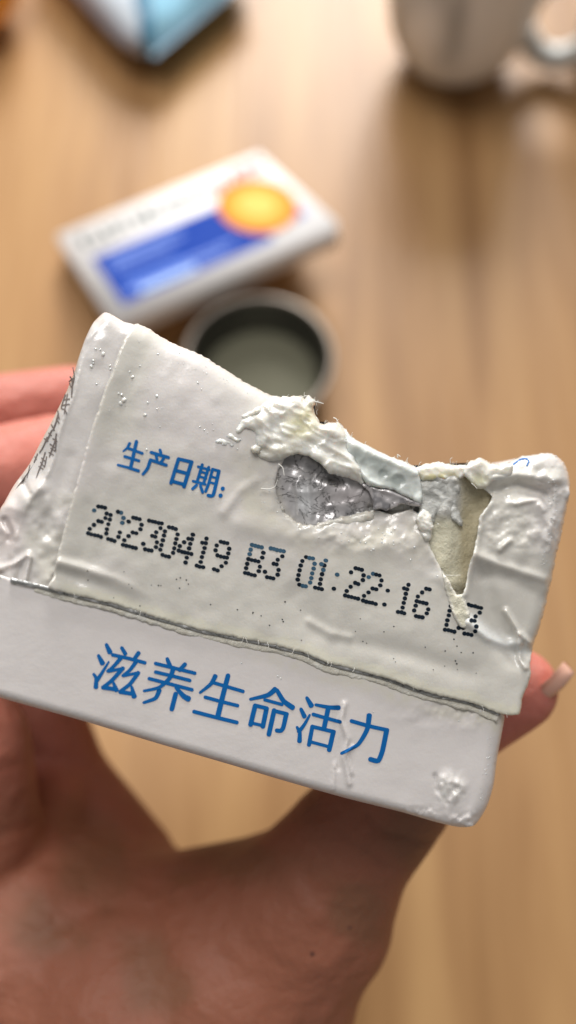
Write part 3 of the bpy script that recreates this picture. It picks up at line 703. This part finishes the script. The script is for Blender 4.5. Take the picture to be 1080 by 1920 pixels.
pulp('fuzzy_layer', GREY, 2, 5, 20, 12, lambda x, y: mixc(np.tile(np.array([.50, .50, .47]), (np.size(x), 1)), [.68, .68, .64], sm(-.1, .5, vn(x, y, 10, 8))), mt='raw', edge=(9, 9), jag=2.5)
pulp('torn_pulp', [(790, 955), (806, 962), (813, 985), (808, 1008), (798, 1018), (788, 1000), (780, 975)], 14, 5, 12, 6, pt, edge=(7, 8), jag=1.5)
# peeled strip over the last digits
STR = [(829, 1070), (836, 1080), (846, 1098), (856, 1114), (868, 1114), (874, 1128), (880, 1150), (881, 1168), (874, 1178), (864, 1176), (856, 1166), (848, 1150), (842, 1130), (834, 1104)]
pulp('peeled_strip', STR, 15, 2.2, 16, 3, lambda x, y: mixc(np.tile(np.array([.66, .63, .50]), (np.size(x), 1)), [.76, .73, .64], sm(7, 2, pd(x, y, STR+STR[:1]))), mt='raw', edge=(5, 3), jag=1.2)

# --- print
def cap_profile(L, r, st):
    pts = []
    for q in (0, .12, .3, .6, 1): pts.append((-r*math.cos(q*math.pi/2), math.sin(q*math.pi/2)))
    k = max(1, int(L/st))
    for j in range(1, k): pts.append((L*j/k, 1))
    for q in (1, .6, .3, .12, 0): pts.append((L+r*math.cos(q*math.pi/2), math.sin(q*math.pi/2)))
    return pts
def print_strokes(name, strokes, sheet, m, off=.9, wmul=1.0, st=2.6):
    wmul *= 1.12
    V, Fc = [], []
    for si, (pts, wd) in enumerate(strokes):
        A = resample(pts, 2.0, False) if len(pts) > 2 else np.array(pts, float)
        seg = np.r_[0, np.cumsum(np.hypot(*np.diff(A, axis=0).T))]; L = seg[-1]
        w0, w1 = (wd if hasattr(wd, '__len__') else (wd, wd)); w0 *= wmul; w1 *= wmul
        rr = (w0+w1)/4; X, Y, C = [], [], []
        pr = cap_profile(L, rr*.85, st)
        for s_, c_ in pr:
            sc = min(max(s_, 0), L); x = np.interp(sc, seg, A[:, 0]); y = np.interp(sc, seg, A[:, 1])
            e = min(1.5, L*.3); xa, ya = np.interp(max(0, sc-e), seg, A[:, 0]), np.interp(max(0, sc-e), seg, A[:, 1]); xb, yb = np.interp(min(L, sc+e), seg, A[:, 0]), np.interp(min(L, sc+e), seg, A[:, 1])
            t = np.array([xb-xa, yb-ya]); t /= np.linalg.norm(t)+1e-9
            x += t[0]*(s_-sc); y += t[1]*(s_-sc)
            hw = (w0+(w1-w0)*sc/max(L, 1e-6))/2*max(c_, .05)
            for k in (-1, -.5, 0, .5, 1): X.append(x-t[1]*hw*k); Y.append(y+t[0]*hw*k)
        X = np.array(X); Y = np.array(Y); h = sheet.h(X, Y)+off+.05*(si % 12)
        b = sum(len(v) for v in V); V.append(FP(X, Y, h))
        for i in range(len(pr)-1):
            for k in range(4):
                f = (b+i*5+k, b+i*5+k+1, b+(i+1)*5+k+1, b+(i+1)*5+k); Fc.append(f)
    return mesh(name, np.vstack(V), Fc, m, carton)
def Z(ox, oy, s, strokes): return [([(ox+a/s, oy+b/s) for a, b in p], w) for p, w in strokes]
# slogan characters, stroke by stroke
zi = Z(140, 1180, 3.6, [([(215, 105), (238, 155)], (6, 9)), ([(162, 180), (188, 230)], (6, 9)), ([(228, 222), (180, 300), (150, 345)], (3.5, 7)), ([(130, 305), (145, 330), (143, 392)], (5, 8)),
    ([(318, 125), (342, 165)], (6, 7)), ([(432, 158), (398, 205)], (7, 6)), ([(255, 172), (360, 195), (475, 226)], 6),
    ([(310, 195), (262, 250), (222, 282)], (7, 5)), ([(228, 284), (330, 262)], 5), ([(325, 262), (250, 345), (190, 392)], (7, 6)), ([(190, 392), (272, 404)], 7), ([(262, 362), (282, 412)], (5, 8)),
    ([(412, 222), (372, 275), (325, 312)], (7, 5)), ([(330, 314), (432, 292)], 5), ([(430, 292), (372, 370), (306, 420)], (7, 6)), ([(306, 422), (396, 436)], 7), ([(385, 390), (402, 455)], (5, 9))])
yang = Z(140, 1180, 3.6, [([(625, 200), (642, 245)], (6, 8)), ([(745, 235), (708, 275)], (7, 7)), ([(545, 230), (675, 262), (812, 296)], 6), ([(545, 288), (660, 315), (778, 345)], 6), ([(502, 332), (640, 368), (793, 408)], 6),
    ([(668, 258), (640, 330), (570, 392), (470, 415)], (8, 4.5)), ([(686, 395), (735, 450), (770, 470)], (6, 10)), ([(572, 410), (545, 465), (468, 494)], (8, 5)), ([(682, 435), (655, 540)], 8)])
sheng = Z(320, 1220, 4.5, [([(378, 212), (338, 282), (250, 352)], (8, 4.5)), ([(362, 270), (480, 305), (612, 344)], 6), ([(484, 210), (440, 380), (396, 560)], (8, 9)), ([(290, 392), (430, 430), (566, 464)], 6), ([(196, 514), (380, 562), (560, 606)], 6.5)])
ming = Z(440, 1270, 3.375, [([(258, 74), (210, 112), (102, 138)], (9, 5)), ([(268, 82), (310, 150), (368, 192)], (7, 9)), ([(190, 142), (300, 172)], 5.5), ([(130, 178), (100, 300)], 8), ([(130, 178), (205, 196)], 6.5), ([(202, 196), (178, 312)], 8), ([(104, 288), (180, 306)], 5.5),
    ([(250, 208), (216, 362)], 8), ([(250, 212), (332, 232)], 6.5), ([(326, 234), (308, 315), (292, 338), (266, 336)], (8, 7))])
huo = Z(440, 1270, 3.375, [([(458, 132), (486, 180)], (6, 9)), ([(420, 202), (442, 248)], (6, 8)), ([(474, 240), (440, 300), (405, 345)], (4, 7)), ([(396, 318), (412, 350), (410, 405)], (5, 8)),
    ([(660, 192), (600, 190), (515, 174)], (8, 5)), ([(592, 195), (566, 318)], 8), ([(496, 234), (580, 258), (668, 282)], 6), ([(492, 310), (470, 428)], 7), ([(492, 312), (630, 345)], 6.5), ([(624, 348), (598, 460)], 8), ([(480, 408), (600, 440)], 5.5)])
li = Z(440, 1270, 3.375, [([(738, 276), (850, 308), (968, 334)], 6.5), ([(962, 334), (935, 465), (908, 528), (858, 518)], (8.5, 8)), ([(852, 238), (838, 330), (780, 425), (678, 480)], (9, 5))])
print_strokes('slogan_lettering', zi+yang+sheng+ming+huo+li, panel, M['blue'], off=.7)
s4 = 4.154
sc1 = Z(200, 800, s4, [([(180, 128), (160, 165), (130, 190)], (5, 3)), ([(160, 165), (278, 208)], 5), ([(232, 115), (185, 325)], 6), ([(140, 232), (252, 266)], 5), ([(88, 298), (165, 318), (250, 345)], (4, 5.5))])
sc2 = Z(200, 800, s4, [([(415, 180), (422, 205)], 5), ([(345, 200), (482, 240)], 5.5), ([(385, 225), (392, 255)], 5), ([(448, 240), (425, 275)], 5), ([(340, 258), (465, 300)], 5.5), ([(340, 262), (318, 325), (282, 370)], (6, 5))])
sc3 = Z(200, 800, s4, [([(560, 250), (500, 440)], 6), ([(560, 252), (665, 276)], 6), ([(660, 278), (602, 468)], 6.5), ([(535, 340), (638, 368)], 6), ([(510, 425), (610, 452)], 6)])
sc4 = Z(200, 800, s4, [([(712, 312), (800, 335)], 4.5), ([(745, 295), (705, 425)], 5), ([(795, 315), (755, 440)], 5), ([(730, 350), (785, 365)], 4), ([(722, 388), (775, 402)], 4), ([(672, 424), (768, 448)], 4.5), ([(700, 455), (668, 485)], 5), ([(730, 458), (748, 512)], 5),
    ([(825, 330), (795, 440), (770, 505)], (5, 5)), ([(825, 332), (876, 345)], 5), ([(874, 345), (830, 530), (790, 535)], (6, 6)), ([(812, 388), (862, 402)], 4), ([(800, 432), (850, 446)], 4)])
col = Z(200, 800, s4, [([(903, 482), (905, 483)], 7.5), ([(886, 536), (888, 537)], 7.5)])
print_strokes('date_heading', sc1+sc2+sc3+sc4+col, flap, M['blue'], off=1.0)
# dot-matrix code
G = {'2': ['.###.', '#...#', '....#', '..##.', '.#...', '#....', '#####'], '0': ['.###.', '#...#', '#...#', '#...#', '#...#', '#...#', '.###.'], '3': ['#####', '....#', '...#.', '..##.', '....#', '#...#', '.###.'],
     '4': ['...#.', '..##.', '.#.#.', '#..#.', '#####', '...#.', '...#.'], '1': ['..#..', '.##..', '..#..', '..#..', '..#..', '..#..', '.###.'], '9': ['.###.', '#...#', '#...#', '.####', '....#', '...#.', '.##..'],
     'B': ['####.', '#...#', '#...#', '####.', '#...#', '#...#', '####.'], '6': ['..##.', '.#...', '#....', '####.', '#...#', '#...#', '.###.'], ':': ['.....', '.....', '..#..', '.....', '.....', '..#..', '.....'], 'D': ['####.', '#...#', '#...#', '#...#', '#...#', '#...#', '####.']}
chars = [('2', 184, 977), ('0', 215, 986), ('2', 249, 998), ('3', 285, 1005), ('0', 317, 1016), ('4', 349, 1027), ('1', 381, 1036), ('9', 414, 1043), ('B', 478, 1051), ('3', 513, 1057), ('0', 574, 1072), ('1', 604, 1077), (':', 630, 1086), ('2', 666, 1093), ('2', 699, 1103), (':', 725, 1116), ('1', 759, 1122), ('6', 793, 1130), ('D', 853, 1157), ('3', 884, 1163)]
ca, sa = math.cos(math.radians(14)), math.sin(math.radians(14))
def dots(name, want, m):
    V, Fc = [], []; rnd = random.Random(5); nn = 0
    for ci, (ch, cx, cy) in enumerate(chars):
        for r, row in enumerate(G[ch]):
            for c, k in enumerate(row):
                if k != '#': continue
                jx, jy = rnd.uniform(-.5, .5), rnd.uniform(-.5, .5); a, b = (c-2)*6.1+jx, (r-3)*9.0+jy
                fade = (ci in (0, 1) and r in (0, 1, 4) and rnd.random() < .35) or (ci == 1 and c > 1 and r < 4 and r > 0 and rnd.random() < .4) or (ci in (8, 9) and r == 0) or (ci == 8 and c == 0 and r < 3) or (ci == 10 and (c > 1)) or (ci == 11 and r < 3 and rnd.random() < .5) or (ci == 12 and r < 3) or (ci == 14 and c < 2 and r < 2)
                if bool(fade) != want: continue
                x, y = cx+a*ca-b*sa, cy+a*sa+b*ca
                rx, ry = 4.5+rnd.uniform(-.3, .3), 4.0+rnd.uniform(-.3, .2)
                q = [(0, 0)]+[(math.cos(t)*rx*.5*ca-math.sin(t)*ry*.5*sa, math.cos(t)*rx*.5*sa+math.sin(t)*ry*.5*ca) for t in np.linspace(0, 2*math.pi, 11)[:-1]]+[(math.cos(t)*rx*ca-math.sin(t)*ry*sa, math.cos(t)*rx*sa+math.sin(t)*ry*ca) for t in np.linspace(0, 2*math.pi, 11)[:-1]]
                q = np.array(q); X, Y = x+q[:, 0], y+q[:, 1]; h = flap.h(X, Y)+.45+.03*(nn % 15); nn += 1
                i = sum(len(v) for v in V); V.append(FP(X, Y, h))
                for t in range(10):
                    t2 = (t+1) % 10; Fc.append((i, i+1+t2, i+1+t)); Fc.append((i+1+t, i+1+t2, i+11+t2, i+11+t))
    mesh(name, np.vstack(V), Fc, m, carton)
dots('date_code', False, M['black']); dots('worn_date_code', True, M['faded'])
# ink specks
sp = []
for _ in range(46):
    x = random.uniform(150, 900); y = np.interp(x, [110, 940], [1040, 1215])+random.uniform(-6, 70)
    sp.append(([(x, y), (x+.6, y+.2)], random.uniform(1.2, 2.6)))
print_strokes('ink_specks', sp, flap, M['black'], off=.8)
# black print on the narrow side, running away from the edge
side = Z(0, 640, 3.84, [([(525, 190), (535, 255), (520, 320)], (3, 5)), ([(505, 255), (520, 290), (515, 400)], 4.5), ([(498, 290), (532, 262)], 4), ([(512, 330), (500, 300)], 4), ([(470, 385), (440, 480), (468, 490), (478, 520)], (5, 4)), ([(462, 420), (500, 415)], 4.5), ([(450, 460), (498, 452)], 4.5), ([(485, 380), (462, 520)], 4),
    ([(415, 500), (425, 560)], 4), ([(420, 520), (400, 590), (380, 640)], 5), ([(405, 560), (425, 590)], 4), ([(370, 600), (392, 640)], 4), ([(372, 640), (350, 690), (335, 720)], 5), ([(350, 660), (370, 680)], 4), ([(340, 690), (310, 760), (285, 800)], (5, 4)), ([(320, 700), (345, 720)], 4),
    ([(405, 665), (395, 720), (355, 830)], (4.5, 4)), ([(380, 700), (410, 720)], 4), ([(360, 740), (400, 770)], 4.5), ([(365, 770), (395, 790)], 4), ([(352, 800), (385, 820)], 4), ([(405, 700), (398, 790)], 4),
    ([(325, 800), (300, 880), (275, 940), (262, 980)], (5, 3)), ([(300, 840), (330, 870)], 4.5), ([(292, 870), (320, 905)], 4), ([(280, 900), (310, 920)], 4), ([(335, 830), (322, 900)], 4), ([(270, 810), (245, 870)], 4), ([(215, 890), (205, 935), (195, 980)], (3, 2.5)), ([(250, 830), (262, 850)], 3)])
print_strokes('side_lettering', side, lfold, M['grey'], off=1.2, wmul=.5)
print_strokes('blue_arc', [([(962, 871), (976, 861), (987, 860), (992, 864), (988, 873)], 2.6)], flap, M['blue'], off=1.2)

# --- milk beads and wet specks
def beads():
    V, Fc = [], []; P = []; FL = .6
    def add(x, y, r, sh): P.append((x, y, r, sh))
    for x, y, r in [(193, 664, 4.5), (180, 654, 2.8), (175, 676, 3), (171, 687, 4), (175, 681, 3), (206, 686, 2.4), (207, 692, 2.6), (181, 720, 2.4), (188, 656, 2)]: add(x, y, r, lfold)
    for x, y, r in [(228, 740, 4), (232, 750, 5.5), (226, 756, 4.5), (222, 738, 3), (248, 707, 3.5), (243, 697, 2), (272, 778, 4), (294, 743, 3.5), (277, 755, 2.5), (275, 843, 3), (295, 767, 2), (300, 800, 2), (262, 686, 2), (371, 718, 2.2), (378, 730, 1.6), (375, 800, 2), (383, 806, 1.8), (389, 812, 1.4), (398, 795, 1.4), (400, 806, 1.6), (418, 833, 3), (480, 835, 3.4), (445, 842, 2), (520, 960, 2), (505, 920, 1.8), (640, 1000, 2), (654, 1015, 2), (700, 1030, 2.4), (777, 1026, 2.6), (770, 1050, 2), (820, 1080, 1.6), (598, 1008, 2)]: add(x, y, r, flap)
    for _ in range(26):
        t = random.random(); x = 255+t*250; y = np.interp(x, [255, 320, 430, 520], [640, 665, 718, 760])+random.gauss(0, 5); add(x, y, random.uniform(.7, 2.0), flap)
    for _ in range(16): add(random.uniform(205, 350), random.uniform(650, 800), random.uniform(.6, 1.3), flap)
    for _ in range(40): add(random.gauss(720, 50), random.gauss(1005, 18), random.uniform(.6, 1.8), flap)
    for _ in range(30): add(random.gauss(485, 18), random.gauss(905, 22), random.uniform(.6, 1.5), flap)
    for _ in range(50):
        y = random.uniform(900, 1060); x = np.interp(y, [900, 980, 1060], [1038, 1034, 1018])+random.gauss(0, 5); add(x, y, random.uniform(.7, 2.0), flap)
    for _ in range(26):
        y = random.uniform(1370, 1500); add(np.interp(y, [1370, 1500], [925, 902])+random.gauss(0, 3), y, random.uniform(.7, 1.8), panel)
    for x, y, r in [(453, 1243, 2), (521, 1268, 2.2), (527, 1272, 2), (860, 1352, 2), (700, 1335, 1.5)]: add(x, y, r, panel)
    for x, y, r, sh in P:
        if sh is flap and (y < np.interp(x, [p[0] for p in TOP1], [p[1] for p in TOP1])+8) and x < 520: continue
        a = random.uniform(0, 3.1); el = random.uniform(1, 1.5); n = 8; b = sum(len(v) for v in V)
        X, Y, H = [x], [y], [r*.5]
        for q, hh in ((.55, .38), (1, -.3)):
            for k in range(n):
                t = 2*math.pi*k/n; dx, dy = r*q*el*math.cos(t), r*q*math.sin(t)*random.uniform(.85, 1.15)
                X.append(x+dx*math.cos(a)-dy*math.sin(a)); Y.append(y+dx*math.sin(a)+dy*math.cos(a)); H.append(r*hh)
        X = np.array(X); Y = np.array(Y); V.append(FP(X, Y, float(sh.h(np.array([x]), np.array([y]))[0])+np.array(H)))
        for k in range(n):
            k2 = (k+1) % n; Fc.append((b, b+1+k2, b+1+k)); Fc.append((b+1+k, b+1+k2, b+1+n+k2, b+1+n+k))
    o = mesh('milk_beads', np.vstack(V), Fc, M['milk'], carton); o['kind'] = 'stuff'
beads()
# --- loose paper fibres
def fibres():
    V, Fc = [], []
    L = [([(588, 752), (597, 754), (607, 757)], 1.2, 18), ([(625, 783), (630, 785), (635, 793)], 1.0, 10), ([(522, 870), (530, 877), (533, 892)], 1.3, 16), ([(489, 916), (505, 917), (516, 912), (520, 900)], 1.2, 14), ([(832, 1078), (848, 1079), (864, 1078)], .6, 20), ([(884, 906), (890, 911), (895, 917)], .8, 24), ([(746, 858), (745, 852), (751, 856)], 1.2, 6), ([(764, 868), (763, 861), (765, 858)], .8, 6), ([(785, 875), (787, 868), (790, 866)], .8, 6), ([(845, 869), (844, 861), (848, 858)], .8, 6), ([(568, 745), (572, 742), (578, 743)], 1, 14)]
    for _ in range(34):
        i = random.randrange(1, len(TORN)-1); x, y = TORN[i]; x += random.uniform(-8, 8); y += 1
        a = random.uniform(-2.4, -.7); l = random.uniform(3, 8); L.append(([(x, y+3), (x+l*.5*math.cos(a), y+l*.5*math.sin(a)), (x+l*math.cos(a+.5), y+l*math.sin(a+.5))], random.uniform(.35, .6), 0))
    for _ in range(14):
        i = random.randrange(len(SEAM)-1); x, y = SEAM[i]; x += random.uniform(0, 60); y = np.interp(x, [p[0] for p in SEAM], [p[1] for p in SEAM]); a = random.uniform(.8, 2.2); l = random.uniform(4, 12)
        L.append(([(x, y-3), (x+l*.5*math.cos(a), y+l*.5*math.sin(a)), (x+l*math.cos(a+.4), y+l*math.sin(a+.4))], random.uniform(.3, .5), 12))
    for pts, r, h in L:
        A = resample(pts, 2, False); v, f = tube(FP(A[:, 0], A[:, 1], np.linspace(h, h+4, len(A))), [r*SC*(1-.6*k/len(A)) for k in range(len(A))], 6)
        b = len(V); V.extend(v); Fc.extend(tuple(b+i for i in ff) for ff in f)
    o = mesh('paper_fibres', V, Fc, M['fibre'], carton); o['kind'] = 'stuff'
fibres()

# ================================================================== hand
def hand():
    J = {}
    def j(n, px, py, d, r): J[n] = (WD(np.array(float(px)), np.array(float(py)), np.array(float(d))), r)
    j('wrist', 120, 2420, .172, .031); j('palm', 280, 1925, .166, .0305); j('palm2', 90, 1800, .168, .0225); j('thenar', 440, 1838, .160, .0222)
    j('t1', 575, 1712, .154, .0150); j('t1b', 650, 1590, .150, .0112); j('t2', 732, 1500, .148, .0098); j('t3', 812, 1365, .147, .0090); j('t4', 966, 1292, .143, .0068)
    j('w1', 500, 1742, .160, .0160); j('w2', 300, 1750, .168, .0140)
    j('k0', -30, 1640, .165, .0110); j('i0', -62, 1400, .160, .0112); j('i1', -230, 1130, .158, .0100); j('i2', -170, 900, .166, .0088); j('i3', -40, 782, .176, .0079); j('i4', 138, 752, .184, .0073)
    j('m0', -150, 1350, .165, .0115); j('m1', -300, 1150, .160, .0100); j('m2', -190, 965, .157, .0090); j('m3', 0, 884, .161, .0082); j('m4', 104, 853, .166, .0076)
    j('r1', -260, 1260, .172, .0095); j('r2', -190, 1120, .172, .0086); j('r3', -60, 1060, .178, .0078); j('r4', 70, 1020, .184, .0072)
    j('p0', 215, 1640, .190, .0136); j('p1', 108, 1470, .194, .0112); j('p2', 62, 1330, .190, .0100); j('p3', 20, 1200, .190, .0085); j('p4', 110, 1150, .196, .0068)
    E = [('wrist', 'palm'), ('wrist', 'palm2'), ('palm', 'palm2'), ('palm', 'thenar'), ('thenar', 't1'), ('t1', 't1b'), ('t1b', 't2'), ('t2', 't3'), ('t3', 't4'), ('thenar', 'w1'), ('w1', 't1'), ('w1', 'w2'), ('w2', 'palm2'), ('palm', 'w2'), ('palm2', 'k0'), ('k0', 'i0'), ('i0', 'i1'), ('i1', 'i2'), ('i2', 'i3'), ('i3', 'i4'),
         ('k0', 'm0'), ('m0', 'm1'), ('m1', 'm2'), ('m2', 'm3'), ('m3', 'm4'), ('m0', 'r1'), ('r1', 'r2'), ('r2', 'r3'), ('r3', 'r4'), ('palm2', 'p0'), ('p0', 'p1'), ('p1', 'p2'), ('p2', 'p3'), ('p3', 'p4'), ('palm', 'p0'), ('k0', 'p1')]
    bm = bmesh.new()
    for a, b in E:
        (pa, ra), (pb, rb) = J[a], J[b]; L = np.linalg.norm(pb-pa); n = max(2, int(L/.0035))
        ax = Vector(pb-pa).normalized(); q = ax.to_track_quat('Z', 'Y'); rings = []; seg = 20
        prof = [(-ra*math.cos(t), ra*math.sin(t)) for t in np.linspace(.12, math.pi/2, 6)]+[(L*k/n, ra+(rb-ra)*(k/n)) for k in range(1, n)]+[(L+rb*math.cos(t), rb*math.sin(t)) for t in np.linspace(math.pi/2, .12, 6)]
        for z, r in prof: rings.append([bm.verts.new(Vector(pa)+q @ Vector((r*math.cos(2*math.pi*k/seg), r*math.sin(2*math.pi*k/seg), z))) for k in range(seg)])
        for r0, r1 in zip(rings[:-1], rings[1:]):
            for k in range(seg): bm.faces.new((r0[k], r0[(k+1) % seg], r1[(k+1) % seg], r1[k]))
        bm.faces.new(rings[0][::-1]); bm.faces.new(rings[-1])
    me = bpy.data.meshes.new('hand_skin'); bm.to_mesh(me); bm.free()
    tmp = bpy.data.objects.new('tmp', me); COL.objects.link(tmp)
    rm = tmp.modifiers.new('r', 'REMESH'); rm.mode = 'VOXEL'; rm.voxel_size = .0009
    s_ = tmp.modifiers.new('s', 'SMOOTH'); s_.factor = .6; s_.iterations = 14
    dg = bpy.context.evaluated_depsgraph_get(); ev = tmp.evaluated_get(dg).to_mesh()
    V = np.zeros(len(ev.vertices)*3); ev.vertices.foreach_get('co', V); V = V.reshape(-1, 3); Fc = [tuple(p.vertices) for p in ev.polygons]
    bpy.data.objects.remove(tmp)
    C = V-CAM; dep = C @ F_; PX = 540+F*(C @ R_)/dep; PY = 960-F*(C @ U_)/dep
    dz = np.zeros(len(V)); front = dep < .175
    for ln, wd, am in (([(0, 1565), (60, 1548), (120, 1562), (175, 1604)], 9, 10), ([(0, 1640), (110, 1618), (230, 1640), (330, 1690)], 11, 8), ([(60, 1760), (200, 1700), (330, 1720), (420, 1800)], 16, 6), ([(690, 1528), (722, 1560), (790, 1580), (826, 1572)], 7, 10), ([(700, 1550), (690, 1590), (720, 1625)], 8, 7),
                       ([(640, 1560), (700, 1610), (770, 1640)], 8, 5), ([(340, 1640), (440, 1628), (530, 1580)], 11, 6), ([(150, 1600), (260, 1632), (380, 1640)], 7, 5), ([(560, 1640), (610, 1700), (690, 1730)], 12, 5), ([(0, 1440), (40, 1430), (80, 1440)], 8, 7)):
        dz += ridge(PX, PY, ln, wd, am)
    dz += 3.0*fbm(PX, PY, 60, 3, 3)+1.2*fbm(PX, PY, 17, 6, 2)
    V = V+(front*dz*SC*.9)[:, None]*(F_ - .3*U_)
    root = empty('hand', tuple(J['wrist'][0]), 'bare left hand gripping the torn carton from below, thumb at right and fingers at left', 'hand')
    bl = sm(-.3, .6, fbm(PX, PY, 130, 4, 3)); tint = mixc(np.tile(np.array([.31, .114, .066]), (len(V), 1)), [.245, .104, .057], bl)
    red = sm(1250, 1000, PY)*.9; red = np.maximum(red, sm(840, 960, PX)*sm(1500, 1400, PY)); red = np.maximum(red, .5*sm(330, 60, PX)*sm(1640, 1400, PY)); tint = mixc(tint, [.50, .165, .125], red)
    mesh('hand_body', V, Fc, M['skin'], root, tint)
    # thumbnail: thin curved plate
    a = WD(np.array(1002.), np.array(1301.), np.array(.1392)); b = WD(np.array(1063.), np.array(1246.), np.array(.1375))
    ax = (b-a); L = np.linalg.norm(ax); ax /= L; nrm = -F_*.45+U_*-.35+R_*.75; nrm -= nrm.dot(ax)*ax; nrm /= np.linalg.norm(nrm); sd = np.cross(ax, nrm)
    Vn, Fn = [], []; nu, nv = 14, 12
    for s in (0, 1):
        for i in range(nu+1):
            for k in range(nv+1):
                u = i/nu; v = k/nv*2-1; wd = .0023*math.sqrt(max(0, 1-(2*u-1)**2*.96)); p = a+ax*L*u+sd*v*wd+nrm*(.0016*(1-v*v)+.0006*math.sin(u*3.1)-s*.0006)
                Vn.append(p)
    for s in (0, 1):
        o = s*(nu+1)*(nv+1)
        for i in range(nu):
            for k in range(nv):
                f = (o+i*(nv+1)+k, o+(i+1)*(nv+1)+k, o+(i+1)*(nv+1)+k+1, o+i*(nv+1)+k+1); Fn.append(f if s else f[::-1])
    mesh('thumbnail', Vn, Fn, M['nail'], root)
    # moles lie on the skin: find the nearest skin vertex along the view ray
    C = V-CAM; dep = C @ F_; PX = 540+F*(C @ R_)/dep; PY = 960-F*(C @ U_)/dep
    for mx, my, r in ((587, 1780, .00036), (667, 1738, .00028)):
        sel = np.hypot(PX-mx, PY-my) < 14
        if not sel.any(): continue
        p = V[sel][np.argmin(dep[sel])]; bmv, bf = [], []
        for i in range(6):
            for k in range(10):
                t = math.pi*(i+.02)/5.04; f = 2*math.pi*k/10; bmv.append(p+r*(math.sin(t)*math.cos(f)*R_+math.sin(t)*math.sin(f)*U_-.5*math.cos(t)*F_))
        for i in range(5):
            for k in range(10): bf.append((i*10+k, i*10+(k+1) % 10, (i+1)*10+(k+1) % 10, (i+1)*10+k))
        mesh('mole', bmv, bf, M['mole'], root)
hand()
